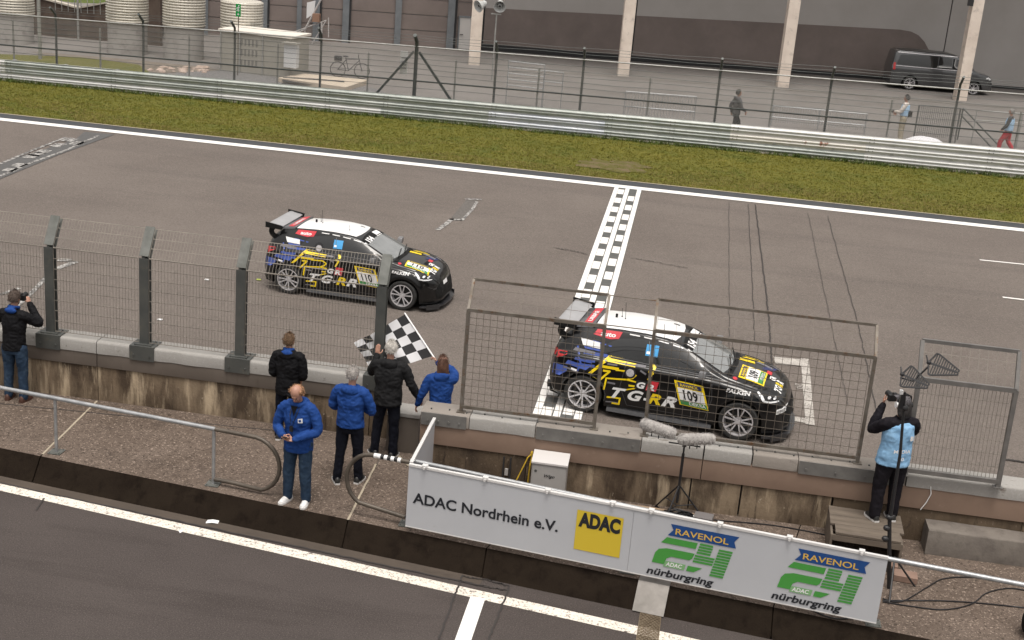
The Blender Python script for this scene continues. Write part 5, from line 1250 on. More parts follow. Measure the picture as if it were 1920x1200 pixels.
mb = MB(); rotbox(mb, a-.07, a-.005, .09, -.05, dz0, dz1+.08, gpt); rotbox(mb, b+.005, b+.07, .09, -.05, dz0, dz1+.08, gpt); rotbox(mb, a-.004, b+.004, .09, -.05, dz1+.005, dz1+.08, gpt); mb.build('door_frame', steel_bl, lw, kind='stuff')
mb = MB(); p = gpt(a+.12, (dz0+dz1)/2-.05, .1); mb.box(p, (.16, .05, .03)); mb.build('handle', gap_m, dr)

# yard kerb and cobbled stretch
mb = MB(); ribbon(mb, [atg(x, y) for x, y in ((960, 133), (1100, 140), (1300, 156), (1440, 167), (1600, 178), (1800, 196), (1930, 205))], .12, zf=lambda x, y: gz(x, y)+.02); mb.build('yard_gutter', mat('pale_gutter', (.25,.235,.2), (.18,.17,.15), 2, .9, world=True), kind=ST, norm=False)

# corrugated tanks on concrete drums
ring_m = mat('pale_corrugated_sheet', (.52,.49,.43), (.6,.57,.5), 3, .5, .15, world=True); drum_m = mat('pale_drum_concrete', (.30,.285,.27), (.4,.38,.36), 1, .85, c3=(.22,.2,.19), s3=2, world=True)
tb = [(13, 98, 27, 0, 4.2, 'pale corrugated round tank cut by the left picture edge'), (229, 101, 42, -1, 4.2, 'second pale corrugated round tank from the left, above the retaining wall end'), (336, 106, 50, -5, 4.2, 'third pale corrugated round tank from the left, beside the one with the green sign'), (445, 116, 60, 3, 0, 'pale corrugated round tank behind the green exit sign, its flat lid just in view')]
for px, py, pyr, ptop, hh, lb in tb:
    y = 56.2; p = aty(px, pyr, y); bz = p.z; R_ = .92
    t = thing('water_tank', lb, 'tank', (p.x, y+R_*.6, 0), 0, 'row of corrugated tanks')
    top = aty(px, 4, y).z if hh == 0 else hh
    mb = MB(); prf = []; z = bz; k = 0
    while z < top:
        prf += [(R_-.035, z), (R_-.03, z+.018), (R_, z+.035), (R_+.008, z+.055), (R_, z+.08), (R_-.03, z+.097)]; z += .116
    mb.lathe(prf+[(R_-.04, z), (R_-.10, z+.02), (.001, z+.03)], n=40); mb.build('corrugated_shell', ring_m, t, smooth=50)
    g_ = MB(); g_.lathe([(R_-.034, bz), (R_-.034, z)], n=32); g_.build('shadow_liner', gap_m, t)
    mb = MB(); mb.lathe([(R_*.93, -.1), (R_*.93, bz-.04), (R_*.99, bz-.04), (R_*.99, bz-.005), (.001, bz-.005)], n=36); mb.build('concrete_drum', drum_m, t, smooth=40)
# retaining wall and grass bank between the tanks
bw = thing('retaining_wall', 'dark brown stained retaining wall with pale sloping cap between the first tanks', 'wall')
yw = 60.0; br_m = mat('brown_stained_wall', (.075,.052,.042), (.12,.09,.072), 2, .9, c3=(.05,.035,.03), s3=1.2, stretch=(1,1,.4), world=True)
P = [aty(x, y, yw) for x, y in ((20, -15), (83, -1), (146, 16), (200, 6), (300, -16))]
mb = MB(); mb.prism([(P[0].x, -.2), (P[-1].x, -.2)]+[(p.x, p.z) for p in reversed(P)], lambda u, v, w_: Vector((u, yw+w_, v)), .3); mb.build('wall_face', br_m, bw)
mb = MB()
for a, b in zip(P[:-1], P[1:]): mb.beam(a+Vector((0,.13,.03)), b+Vector((0,.13,.03)), .4, .07)
mb.build('cap', mat('pale_cap', (.5,.46,.4), None, rough=.8), bw, kind='stuff')
for x0 in range(105, 190, 12):
    q = aty(x0, 24, yw-.1); mb = MB(); mb.tube([(q.x, yw-.15, 1.2), (q.x, yw-.15, 2.05)], .018, 5); mb.build('rail_post', fence_lt, bw)
mb = MB(); mb.tube([(aty(98, 24, yw).x, yw-.15, 2.05), (aty(190, 24, yw).x, yw-.15, 2.05)], .02, 6); mb.build('hand_rail', fence_lt, bw)
sheet(-34, -25.6, 60.3, 66, 20, 10, lambda x, y: 1.6+(y-60.3)*.35+.1*noise.noise(Vector((x, y, 0)))).build('grass_bank', mat('bank_grass', (.06,.09,.015), (.1,.12,.03), 2, .95, bump=.05, bscale=6, world=True), kind=ST, smooth=True, norm=False)
for px in (146,): pass
for x, nm in ((73, 'grey lamp pole behind the fence beside the first tank'), (146, 'thin grey pole standing above the brown retaining wall')):
    q = aty(x, 30, 59.3 if x > 100 else 52.5); t = thing('pole', nm, 'pole', (q.x, q.y, 0)); mb = MB(); mb.tube([(0,0,-.1), (0,0,3.2 if x > 100 else 4.2)], .05 if x > 100 else .075, 10); mb.build('shaft', fence_lt, t, smooth=60)
# rubble, gravel and grass behind the fence at the left
def patch(name, pts, m, dz, amp=0, kind=ST):
    P = [atg(*p) for p in pts]; mb = MB(); mb.add([(p.x, p.y, gz(p.x, p.y)+dz) for p in P], [tuple(range(len(P)))]); return mb.build(name, m, kind=kind, norm=False)
patch('grass_patch', ((-60,100), (150,108), (260,122), (285,140), (240,160), (-60,150)), grass_m, .02)
patch('gravel_bed', ((330,132), (430,128), (560,152), (700,165), (760,190), (560,185), (330,160)), layered('gravel', [((.1,.1,.105), 18, (1,1,1), .4, .6), ((.3,.29,.28), 30, (1,1,1), .55, .65)], (.2,.195,.19), .9, .02, 30), .012)
patch('dirt_strip', ((60,98), (200,108), (360,124), (420,132), (300,138), (120,112)), mat('dirt', (.13,.105,.08), (.2,.17,.14), 2, .9, world=True), .016)
rock_m = mat('pinkish_rubble', (.5,.4,.34), (.36,.27,.22), 3, .9, world=True)
for k in range(46):
    p = atg(uni(270, 385), 0); q = atg(uni(272, 390), uni(127, 137)); r = uni(.06, .2)
    mb = MB(); mb.sphere((0,0,0), (r, r*uni(.6,1), r*.45), 7, 5); me = mb.mesh('rubble_stone')
    for v in me.vertices: v.co *= 1+.35*noise.noise(v.co*9+Vector((k, 0, 0)))
    me.materials.append(rock_m); o = link('rubble_stone', me, None, (q.x, q.y, gz(q.x, q.y)+r*.15), (0, 0, uni(0, 6)))
    tag(o, 'flat pinkish broken stone in the rubble heap behind the fence', 'stone', 'rubble stones behind the fence')
# service kiosk
ka, kb = atg(412, 132), atg(566, 150); kd = (kb-ka); kd.z = 0; klen = kd.length; kd.normalize(); kn = Vector((-kd.y, kd.x, 0)); ang_k = math.atan2(kd.y, kd.x)
kt = thing('service_kiosk', 'low pale concrete kiosk with white flat lid and vent slots below the third tank', 'kiosk', tuple(ka), ang_k)
kio_m = mat('pale_kiosk_wall', (.30,.285,.25), (.36,.34,.3), 1.5, .8, c3=(.22,.21,.19), s3=3, f3=(.55,.8), world=True)
L1 = klen*.86
mb = MB(); mb.box((L1/2, .9, .8), (L1, 1.8, 1.7)); mb.build('wall', kio_m, kt)
mb = MB(); mb.box((L1/2, .9, 1.70), (L1+.12, 1.92, .09)); mb.build('lid', mat('white_lid', (.66,.62,.56), None, rough=.7), kt)
for i in range(5):
    for j in range(3):
        mb = MB(); mb.box((1.0+.17*i, -.006, .45+.42*j), (.075, .02, .26)); mb.build('vent_slot', mat('dull_grey', (.16,.155,.145)), kt)
for x in (.02, .9, 1.95): mb = MB(); mb.box((x+.03, -.03, .85), (.05, .06, 1.7)); mb.build('wall_post', fence_lt, kt)
q = (onplane(540, 100, ka, kn)-ka).dot(kd); cbm = thing('switch_cabinet', 'white cabinet with a small roof on the end of the pale kiosk', 'cabinet', tuple(ka+kd*q-kn*.12), ang_k)
mb = MB(); mb.box((.27, -.12, 1.0), (.55, .28, .95)); mb.build('cabinet_body', mat('cabinet_white', (.6,.61,.63), None, rough=.5), cbm)
mb = MB(); mb.box((.27, -.15, 1.51), (.7, .45, .05)); mb.build('cabinet_roof', kio_m, cbm)
# concrete slab with a trench beside the kiosk, and bicycle
t = thing('concrete_ramp', 'cream concrete slab with a dark trench edge behind the guard rail', 'slab')
P = [atg(*p) for p in ((520,154), (570,146), (690,158), (648,172))]; mb = MB(); mb.hexa([(p.x, p.y, gz(p.x, p.y)) for p in P], [(p.x, p.y, gz(p.x, p.y)+.18) for p in P]); mb.build('slab_top', mat('cream_concrete', (.55,.47,.37), (.48,.41,.33), 2, .85, world=True), t)
P = [atg(*p) for p in ((532,156), (650,168), (648,160), (534,152))]; mb = MB(); mb.add([(p.x, p.y-.25, gz(p.x, p.y)+.10+.1*(i > 1)) for i, p in enumerate(P)], [(0,1,2,3)]); mb.build('trench', gap_m, t, norm=False)
bp = atg(655, 146); t = thing('bicycle', 'dark bicycle parked beside the cream slab behind the fence', 'bicycle', tuple(bp), .2)
bk = mat('dark_metal', (.04,.04,.045), None, rough=.4)
for x in (-.5, .52):
    mb = MB(); mb.tube([(x+.32*math.cos(a), 0, .33+.32*math.sin(a)) for a in np.linspace(0, 2*PI, 25)[:-1]], .018, 6, close=True)
    w_ = mb.build('wheel', rubber, t); mb = MB()
    for a in np.linspace(0, PI, 7)[:-1]: mb.beam((x-.31*math.cos(a), 0, .33-.31*math.sin(a)), (x+.31*math.cos(a), 0, .33+.31*math.sin(a)), .004, .004)
    mb.build('spokes', bk, w_, kind='stuff')
mb = MB()
for a, b in (((-.5,0,.33),(-.05,0,.30)), ((-.05,0,.30),(-.18,0,.85)), ((-.5,0,.33),(-.15,0,.78)), ((-.15,0,.78),(.36,0,.82)), ((-.05,0,.30),(.38,0,.75)), ((.34,0,.95),(.52,0,.33))): mb.tube([a, b], .018, 6)
mb.build('frame', bk, t, kind='stuff'); mb = MB(); mb.sphere((-.19,0,.9), (.13,.06,.04), 8, 5); mb.build('saddle', bk, t); mb = MB(); mb.tube([(.36,-.27,1.0),(.33,0,1.02),(.36,.27,1.0)], .015, 6); mb.build('handlebar', bk, t)
mb = MB(); mb.box((-.5, 0, .8), (.32, .22, .2)); mb.build('carrier_bag', bk, t)
# running man exit sign
gp = atg(445, 142); sgn = thing('exit_sign', 'green emergency exit sign with white running figure on a thin post', 'sign', (gp.x, gp.y, gp.z))
gm = mat('sign_green', (.0,.26,.05), None, rough=.4)
top = onplane(445, 7, gp, Vector((0,-1,0))); bot = onplane(445, 31, gp, Vector((0,-1,0)))
mb = MB(); mb.tube([(0,.03,0), (0,.03,top.z-gp.z)], .022, 6); mb.build('post', rusty, sgn)
hs_ = top.z-bot.z; zc = (top.z+bot.z)/2-gp.z; mb = MB(); mb.box((0,0,zc), (.21, .012, hs_)); sb = mb.build('sign_board', gm, sgn)
mb = MB(); k = hs_
def sw(pts, w_):
    for a, b in zip(pts[:-1], pts[1:]): mb.beam((a[0]*.2, -.011, zc+a[1]*k), (b[0]*.2, -.011, zc+b[1]*k), .004, w_, (0,0,1) if abs(a[0]-b[0]) > abs(a[1]-b[1])*.3 else (1,0,0))
mb.sphere((.02, -.011, zc+.36*k), (.025, .004, .025), 8, 5); sw([(.05,.30), (-.05,.12)], .035); sw([(-.05,.12), (.15,.02), (.1,-.1)], .026); sw([(-.05,.12), (-.15,-.02), (-.35,-.05)], .026); sw([(.05,.28), (.3,.18)], .02); sw([(.02,.26), (-.25,.2), (-.3,.1)], .02)
sw([(0,-.2), (0,-.38)], .02); sw([(-.2,-.28), (0,-.4)], .02); sw([(.2,-.28), (0,-.4)], .02)
mb.build('running_figure', wht, sb, kind='stuff')
# pair of horn loudspeakers on a mast
hp_ = atg(917, 150); ht = thing('loudspeaker_mast', 'thin mast behind the fence carrying a small bracket below the horns', 'pole', (hp_.x+.12, hp_.y, hp_.z))
horn_m = mat('pale_horn', (.5,.51,.5), (.42,.43,.43), 4, .45); zt0 = onplane(917, 25, hp_, Vector((0,-1,0))).z-hp_.z
mb = MB(); mb.tube([(0,0,0), (0,0,zt0)], .035, 8); mb.build('mast', fence_lt, ht, smooth=60); mb = MB(); mb.box((-.02,-.02,zt0), (.45,.05,.05)); mb.build('bracket', fence_lt, ht)
for px, py, yaw, lb in ((896, 12, -.75, 'left horn loudspeaker of the pair, turned sideways'), (937, 13, .12, 'right horn loudspeaker of the pair, facing the track')):
    q = onplane(px, py, hp_-Vector((0,.2,0)), Vector((0,-1,0))); h = thing('horn_loudspeaker', lb, 'loudspeaker', tuple(q), yaw)
    ax = Matrix(((1,0,0),(0,0,-1),(0,1,0))) @ Matrix.Rotation(.25, 3, 'X')
    ax = Matrix.Rotation(-.3, 3, 'X') @ Matrix(((1,0,0),(0,0,1),(0,-1,0))).transposed().inverted() if False else (Matrix.Rotation(.35, 3, 'X') @ Matrix.Rotation(PI/2, 3, 'X'))
    mb = MB(); mb.lathe([(.275,.0),(.255,.0),(.19,-.12),(.12,-.26),(.10,-.30),(.115,-.30),(.16,-.26),(.215,-.13),(.275,.0)], ax=ax, n=28); mb.build('bell', horn_m, h, smooth=50)
    mb = MB(); mb.lathe([(.0005,-.05),(.07,-.06),(.085,-.12),(.10,-.28),(.14,-.29),(.14,-.42),(.0005,-.43)], ax=ax, n=20); mb.build('driver_cone', horn_m, h, smooth=50)
    mb = MB(); mb.lathe([(.0005,-.045),(.045,-.047),(.06,-.06)], ax=ax, n=16); mb.build('throat', gap_m, h, smooth=50)
# the tripod hoist with a white board
hq_ = atg(590, 82); t = thing('hoist_frame', 'light metal jib with a white panel and brown box beside the halls', 'frame', tuple(hq_))
def hp3(x, y): return onplane(x, y, hq_, Vector((0,-1,0)))-hq_
lt_m = mat('pale_metal', (.45,.43,.42), None, rough=.5)
for a, b, r in (((612,-20),(572,55),.05), ((572,55),(570,78),.03), ((572,55),(540,70),.035), ((612,38),(540,64),.03), ((612,38),(585,82),.03), ((603,42),(603,82),.05), ((616,33),(616,70),.03)):
    mb = MB(); mb.tube([hp3(*a), hp3(*b)], r, 6); mb.build('strut', lt_m, t)
P = [hp3(*p) for p in ((574,35), (588,26), (591,1), (575,5))]; mb = MB(); mb.prism([(p.x, p.z) for p in P], lambda u, v, w_: Vector((u, .05+w_, v)), .03); mb.build('white_panel', mat('off_white_plastic', (.5,.5,.5)), t)
a, b = hp3(588,40), hp3(601,26); mb = MB(); mb.box(((a.x+b.x)/2, -.1, (a.z+b.z)/2), (b.x-a.x, .3, b.z-a.z)); mb.build('brown_box', mat('brown_card', (.27,.16,.11)), t)

# steel barriers and railings in the paddock
def barrier(px0, py0, px1, py1, h, label, bars=0, hor=2, m=galv, r=.022, diag=False):
    a = atg(px0, py0); b = atg(px1, py1); t = thing('steel_barrier', label, 'barrier', tuple(a)); d = b-a
    for k in range(max(2, int(d.length/1.4)+1)):
        n = max(1, int(d.length/1.4)); 
        if k > n: break
        p = d*(k/n); mb = MB(); mb.tube([p, p+Vector((0,0,h))], r, 6); mb.build('post', m, t)
    for k in range(hor): z = h-(h*.55)*k/max(1, hor-1) if hor > 1 else h; mb = MB(); mb.tube([Vector((0,0,z)), d+Vector((0,0,z))], r, 6); mb.build('rail', m, t)
    if bars:
        mb = MB()
        for k in range(bars): p = d*((k+.5)/bars); mb.tube([p+Vector((0,0,.15)), p+Vector((0,0,h))], .010, 5)
        mb.build('bars', m, t, kind='stuff')
    return t
barrier(1168, 222, 1300, 232, 1.05, 'galvanised barrier behind the fence in the middle of the paddock', 24)
barrier(948, 195, 1015, 203, 1.7, 'tall galvanised gate frame left of the middle of the paddock', 0, 5)
barrier(1016, 204, 1050, 208, 1.5, 'narrow galvanised frame next to the tall gate frame', 0, 3)
barrier(1445, 236, 1620, 252, .8, 'low galvanised crowd barrier between two fence posts', 40, 2)
barrier(1712, 262, 1790, 268, 1.35, 'crowd barrier with close dark bars beside the distant photographer', 22, 2, fence_dk)
barrier(1820, 272, 1990, 284, 1.35, 'long grey handrail at the right end of the paddock', 0, 3, fence_lt)
a = atg(1795, 262); b = atg(1870, 285); t = thing('ramp_rail', 'sloping dark handrail in front of the long grey one', 'railing', tuple(a)); d = b-a
for o_ in (1.25, .95): mb = MB(); mb.tube([Vector((0,0,o_)), d+Vector((0,0,o_-1.0))], .03, 6); mb.build('rail', fence_dk, t)
for k in (0, 1): mb = MB(); p = d*k; mb.tube([p, p+Vector((0,0,1.25-k))], .03, 6); mb.build('post', fence_dk, t)
p = Vector((at(1745, 262, 1.15).x, 47.9, gz(9, 48)-.33)); t = thing('air_tent', 'white low dome of folded fabric just showing above the guard rail', 'tent', (p.x, p.y+.75, p.z))
mb = MB(); mb.sphere((0,0,.55), (1.0,.6,.62), 24, 14); me = mb.mesh('fabric_dome')
for v in me.vertices: v.co.z = max(0, v.co.z); v.co += v.co.normalized()*.03*noise.noise(v.co*6)
smooth_by(me, 60); me.materials.append(mat('white_fabric', (.72,.72,.75), None, rough=.8)); link('fabric_dome', me, t)

# ================================================================== THE VAN
vm = mat('grey_van_paint', (.06,.062,.066), None, rough=.28, metal=.3, coat=1); vg = gloss_dk
va = atg(1700, 168); vb = atg(1836, 179); vd = (vb-va); vd.z = 0; van_a = math.atan2(vd.y, vd.x)
vt = thing('parked_van', 'dark grey passenger van parked behind the right pale column', 'van', (va.x, va.y+.9, gz(va.x, va.y)), van_a)
VZT = [(-.98,1.0),(-.96,1.55),(-.9,1.82),(-.7,1.90),(.5,1.92),(1.8,1.90),(2.35,1.80),(2.75,1.55),(3.15,1.22),(3.35,1.12),(3.9,1.02),(4.1,.86),(4.17,.6),(4.18,.35)]
VW = [(-.98,.86),(-.9,.93),(0,.955),(3.2,.955),(3.8,.90),(4.05,.76),(4.18,.55)]
def vprof(x):
    zt = (I(x-.04, VZT)+I(x+.04, VZT)+I(x, VZT)*2)/4; w_ = (I(x-.06, VW)+I(x+.06, VW))/2; zs = min(1.12, zt-.06); wr = w_-.10 if zt > 1.3 else w_-.13; wr = w_-.09-.11*max(0, min(1, (zt-1.1)/.7))
    P = [(w_-.05,.22),(w_-.01,.3),(w_,.65),(w_-.01,zs-.12),(w_-.035,zs),((w_+wr)/2,(zs+zt)/2),(wr,zt-.07),(wr-.08,zt-.015),(wr*.5,zt+.0),(0,zt+.01)]
    C = catmull([(a, b, 0) for a, b in P], 4); out = [[c.x, c.y] for c in C]
    for xw in (0, 3.2):
        if abs(x-xw) < .40:
            za = .34+math.sqrt(.40**2-(x-xw)**2)
            for p in out:
                if p[1] < za and p[0] > .5: p[1] = za
    return out
xs = sorted(set([round(v, 3) for v in list(np.linspace(-.98, -.8, 6))+list(np.linspace(-.8, 4.0, 70))+list(np.linspace(4.0, 4.18, 8))])); rows_ = [vprof(x) for x in xs]; V = []; m = 2*len(rows_[0])-1
for x, r in zip(xs, rows_):
    for y, z in r: V.append((x, -y, z))
    for y, z in reversed(r[:-1]): V.append((x, y, z))
F = [(i*m+j, (i+1)*m+j, (i+1)*m+j+1, i*m+j+1) for i in range(len(xs)-1) for j in range(m-1)]+[tuple(range(m))[::-1], tuple((len(xs)-1)*m+j for j in range(m))]
mb = MB(); mb.add(V, F); vme = mb.mesh('body', 40); vme.materials.append(vm); link('body', vme, vt)
_b = bmesh.new(); _b.from_mesh(vme); CAR_BVH = BVHTree.FromBMesh(_b); _b.free()
decal(vt, 'side_window', vg, [(-.78,1.22),(-.62,1.70),(.5,1.74),(1.25,1.74),(1.25,1.20)], 'side', .01, step=.2); decal(vt, 'side_window', vg, [(1.30,1.20),(1.30,1.74),(1.95,1.72),(1.95,1.20)], 'side', .01, step=.2); decal(vt, 'side_window', vg, [(2.0,1.20),(2.0,1.71),(2.3,1.66),(2.75,1.42),(3.02,1.20)], 'side', .01, step=.2)
decal(vt, 'windshield', vg, [(3.14,-.72),(3.22,0),(3.14,.72),(2.50,.66),(2.46,0),(2.50,-.66)], 'top', .012, step=.2)
decal(vt, 'roof_panel', mat('dark_roof', (.02,.02,.021), None, rough=.3), [(-.85,-.66),(2.2,-.66),(2.3,0),(2.2,.66),(-.85,.66)], 'top', .012, step=.3)
decal(vt, 'chrome_strip', rim_m, stroke([(-.8,1.16),(3.0,1.15)], .03), 'side', .012, step=.3); decal(vt, 'roof_rail', rim_m, stroke([(-.75,1.80),(2.2,1.80)], .035), 'side', .02, step=.3)
decal(vt, 'taillight', redl, [(-.93,.95),(-.82,.95),(-.82,1.3),(-.92,1.3)], 'side', .012, step=.2); decal(vt, 'headlight', lampw, [(3.72,.88),(3.98,.80),(4.05,.84),(3.85,.95)], 'side', .012, step=.2)
mb = MB(); mb.box((1.6,0,.4), (4.6,1.5,.4)); mb.build('underbody', matt_blk, vt)
for x in (0, 3.2):
    for s_ in (-1, 1): w_ = link('wheel', TYRE, vt, (x, s_*.83, .335), (0, 0, 0 if s_ < 0 else PI)); w_.scale = (1.06, 1, 1.06); link('rim', RIM, w_)
mb = MB(); mb.prism([(0,0),(.05,.18),(.18,.2),(.2,0)], lambda u, v, w_: Vector((2.62+w_, -.97-u, 1.16+v)), .12); mb.build('mirror', vm, vt)

# ================================================================== ADVERTISING BOARD
BA = Vector((-3.09, 15.64, 0)); BB = Vector((2.97, 14.83, 0)); bdv = (BB-BA); BL = bdv.length; bdv.normalize(); bn = Vector((bdv.y, -bdv.x, 0)); bang = math.atan2(bdv.y, bdv.x)
board_m = mat('board_white', (.60,.60,.62), (.57,.57,.59), 1.5, .45, c3=(.5,.5,.5), s3=4, f3=(.66,.8)); alu = mat('aluminium_edge', (.72,.71,.70), None, rough=.35, metal=.2)
split = (onplane(1183, 1010, BA, bn)-BA).dot(bdv)
def board(x0, x1, label):
    t = thing('advertising_board', label, 'board', tuple(BA+bdv*x0+Vector((0,0,.115))), bang); L = x1-x0
    mb = MB(); mb.box((L/2, .012, .43), (L-.004, .02, .86)); mb.build('panel', board_m, t)
    mb = MB(); mb.box((L/2, .014, .878), (L, .045, .03)); mb.build('top_edge', alu, t); mb = MB(); mb.box((L/2, .014, -.008), (L, .03, .014)); mb.build('bottom_edge', alu, t)
    return t, (lambda u, v, w_: Vector((u, -w_, v)))
def clamp(t, x):
    mb = MB(); mb.box((x, .01, .905), (.07, .07, .025)); mb.cyl((x, -.03, .885), (x, -.045, .885), .018, n=8); mb.build('clamp', alu, t)
b1, fr = board(0, split, 'white board reading ADAC Nordrhein e.V. with a yellow square logo')
b2, fr2 = board(split, BL, 'white board with two green 24 nürburgring logos under blue banners')
def bxy(px, py, x0): p = onplane(px, py, BA, bn); q = p-BA; return (q.dot(bdv)-x0, p.z-.115)
for px in (795, 910, 1029, 1154): clamp(b1, bxy(px, 900, 0)[0])
for px in (1220, 1352, 1487, 1628): clamp(b2, bxy(px, 970, split)[0])
print_blk = mat('board_black_ink', (.012,.014,.02), None, rough=.5); p_yel = mat('board_yellow', (.62,.46,.035), None, rough=.5); p_grn = mat('board_green', (.06,.29,.05), None, rough=.5); p_blu = mat('board_blue', (.01,.06,.22), None, rough=.5); p_or = mat('board_ochre', (.66,.42,.08), None, rough=.5)
def tbox(t, fr, s, m, tl, br, x0, off=.006, bold=.02, shear=0, spacing=1.0, cap=None):
    a = bxy(*tl, x0); 
    return a
a0 = bxy(774, 942, 0); a1 = bxy(1046, 992, 0); hcap = .155
flat_text('ADAC Nordrhein e.V.', print_blk, b1, fr, .152, loc=(a0[0], a0[1]-.0), width=a1[0]-a0[0], bold=.022)
ya = bxy(1083, 955, 0); yb = bxy(1170, 970, 0); yc = bxy(1078, 1029, 0)
w_ = yb[0]-ya[0]; h_ = ya[1]-yc[1]
mb = MB(); mb.add([fr(ya[0], yc[1], .004), fr(ya[0]+w_, yc[1], .004), fr(ya[0]+w_, ya[1], .004), fr(ya[0], ya[1], .004)], [(0,1,2,3)]); lg = mb.build('yellow_square', p_yel, b1, norm=False)
flat_text('ADAC', print_blk, lg, fr, .19, off=.007, loc=(ya[0]+.03, ya[1]-.215), width=w_-.06, bold=.055)
def logo24(ox, oy, W):
    """ox, oy: left lower corner of the figure 2; W: overall width"""
    k = W; S = .20
    def P(u, v): return (ox+(u+S*v)*k, oy+v*k)
    def pq_(pts, m, off=.004, nm='green_shape', par=None):
        mb = MB(); mb.add([fr2(*P(u, v), off) for u, v in pts], [tuple(range(len(pts)))]); return mb.build(nm, m, par or b2, norm=False)
    two = pq_([(.0,.00),(.16,.00),(.17,.09),(.22,.13),(.46,.13),(.49,.16),(.50,.24),(.13,.24),(.03,.21),(.0,.15)], p_grn, nm='figure_two'); 
    pq_([(.03,.31),(.08,.40),(.49,.40),(.49,.31)], p_grn, par=two)
    pq_([(.16,-.03),(.44,-.03),(.44,.055),(.17,.055)], mat('board_pale_green', (.2,.4,.18)), .005, par=two)
    flat_text('ADAC', wht, two, fr2, .058*k, off=.007, loc=P(.19, -.012), width=.22*k, bold=.03, shear=.15)
    pq_([(.47,-.03),(.57,-.03),(.66,.05),(.47,.05)], p_grn, par=two)
    for i in range(4): v = .25+.042*i; pq_([(.52,v),(.70,v),(.69+.01*(i<3),v+.03),(.52,v+.03)], p_grn, nm='figure_four_bar')
    for i in range(10):
        v = -.035+.042*i; 
        pq_([(.78,v),(.96,v),(.96,v+.03),(.78,v+.03)], p_grn, nm='figure_four_bar')
    for i in range(3): v = .115+.042*i; pq_([(.51,v),(.77,v),(.77,v+.03),(.51,v+.03)], p_grn, nm='figure_four_bar')
    bnr = pq_([(.08,.43),(.98,.43),(.93,.52),(.97,.60),(.07,.60),(.13,.52)], p_blu, nm='banner'); a_ = P(.17, .465)
    flat_text('RAVENOL', p_or, bnr, fr2, .088*k, off=.007, loc=a_, width=.70*k, bold=.012)
    a_ = P(-.02, -.175); flat_text('nürburgring', print_blk, b2, fr2, .105*k, off=.005, loc=a_, width=.90*k, bold=.028, shear=.2)
for (x0_, y0_) in ((1222, 1053), (1457, 1100)):
    q = bxy(x0_, y0_, split); logo24(q[0], q[1], .95)
# return panel from the board to the wall
rp = thing('return_panel', 'narrow white board running from the wall back to the advertising board', 'board', (0,0,0))
A_, B_ = Vector((-3.115, 17.46, 0)), Vector((-3.075, 15.72, 0)); mb = MB()
mb.hexa([A_+Vector((-.01,0,.08)), B_+Vector((-.01,0,.12)), B_+Vector((.01,0,.12)), A_+Vector((.01,0,.08))], [A_+Vector((-.01,0,.92)), B_+Vector((-.01,0,.98)), B_+Vector((.01,0,.98)), A_+Vector((.01,0,.92))]); mb.build('panel', board_m, rp)
mb = MB(); mb.beam(A_+Vector((0,0,.93)), B_+Vector((0,0,.99)), .045, .03); mb.build('top_edge', alu, rp)

# ================================================================== HANDRAILS
def foot(t, p, h, r=.024, m=galv):
    mb = MB(); mb.tube([p+Vector((0,0,.01)), p+Vector((0,0,h))], r, 10); o = mb.build('post', m, t, smooth=60)
    mb = MB(); mb.box(p+Vector((0,0,.009)), (.19,.19,.012)); 
    for a in (-.07, .07):
        for b in (-.07, .07): mb.cyl(p+Vector((a,b,.015)), p+Vector((a,b,.03)), .01, n=6)
    mb.build('foot_plate', steel_top, o)
def fpt(x, y): return at(x, y, 0)
hr = thing('handrail', 'galvanised tubular handrail with rounded brown end at lower left', 'railing')
F1, F2 = fpt(106, 848), fpt(400, 908); dv = (F2-F1).normalized(); up = Vector((0,0,.84))
mb = MB(); mb.tube([F1-dv*4+up, F2+up+dv*.02], .031, 12); mb.build('top_tube', galv, hr, smooth=60)
brown_tube = mat('brown_painted_tube', (.075,.062,.05), (.12,.1,.08), 5, .5, .3)
lp = [F2+dv*.02+up, F2+dv*.52+up]+[F2+dv*(.60+.40*math.sin(a))+Vector((0,0,.44+.40*math.cos(a))) for a in np.linspace(.1, PI-.35, 12)]+[F2+dv*.3+Vector((0,0,.085)), F2+dv*.02+Vector((0,0,.08))]
mb = MB(); mb.tube(lp, .030, 12); mb.build('end_loop', brown_tube, hr, smooth=60)
for p in (F1, F2, F1-(F2-F1)): foot(hr, p, .82)
hr2 = thing('handrail', 'brown looped rail end with black and white tape beside the advertising board', 'railing')
G1 = fpt(761, 985); z1 = .93; dl = -bdv
lp = [G1+Vector((0,0,z1)), G1+dl*.50+Vector((0,0,z1))]+[G1+dl*(.52+.36*math.sin(a))+Vector((0,0,.54+.39*math.cos(a))) for a in np.linspace(.1, PI-.5, 12)]+[G1+dl*.02+Vector((0,0,.12))]
mb = MB(); mb.tube(lp, .030, 12); mb.build('end_loop', brown_tube, hr2, smooth=60)
for k in range(8): mb = MB(); a = G1+dl*(.12+.048*k)+Vector((0,0,z1)); mb.tube([a, a+dl*.046], .0325 if k % 2 else .0335, 12); mb.build('tape_band', wht if k % 2 == 0 or k == 7 else blk, hr2, smooth=60)
foot(hr2, G1+Vector((0,.03,0)), .12, .02); 
mb = MB(); mb.tube([G1+Vector((0,.06,z1)), BB+Vector((0,.06,z1))], .03, 10); mb.build('top_tube', galv, hr2, smooth=60)
for p in (fpt(1176, 1073), fpt(1637, 1172)): foot(hr2, p+Vector((0,.04,0)), .9)
mb = MB(); mb.tube([BB+Vector((.0,.06,.96)), BB+bdv*3.2+Vector((0,.06,.97))], .031, 12); mb.build('top_tube', galv, hr2, smooth=60)

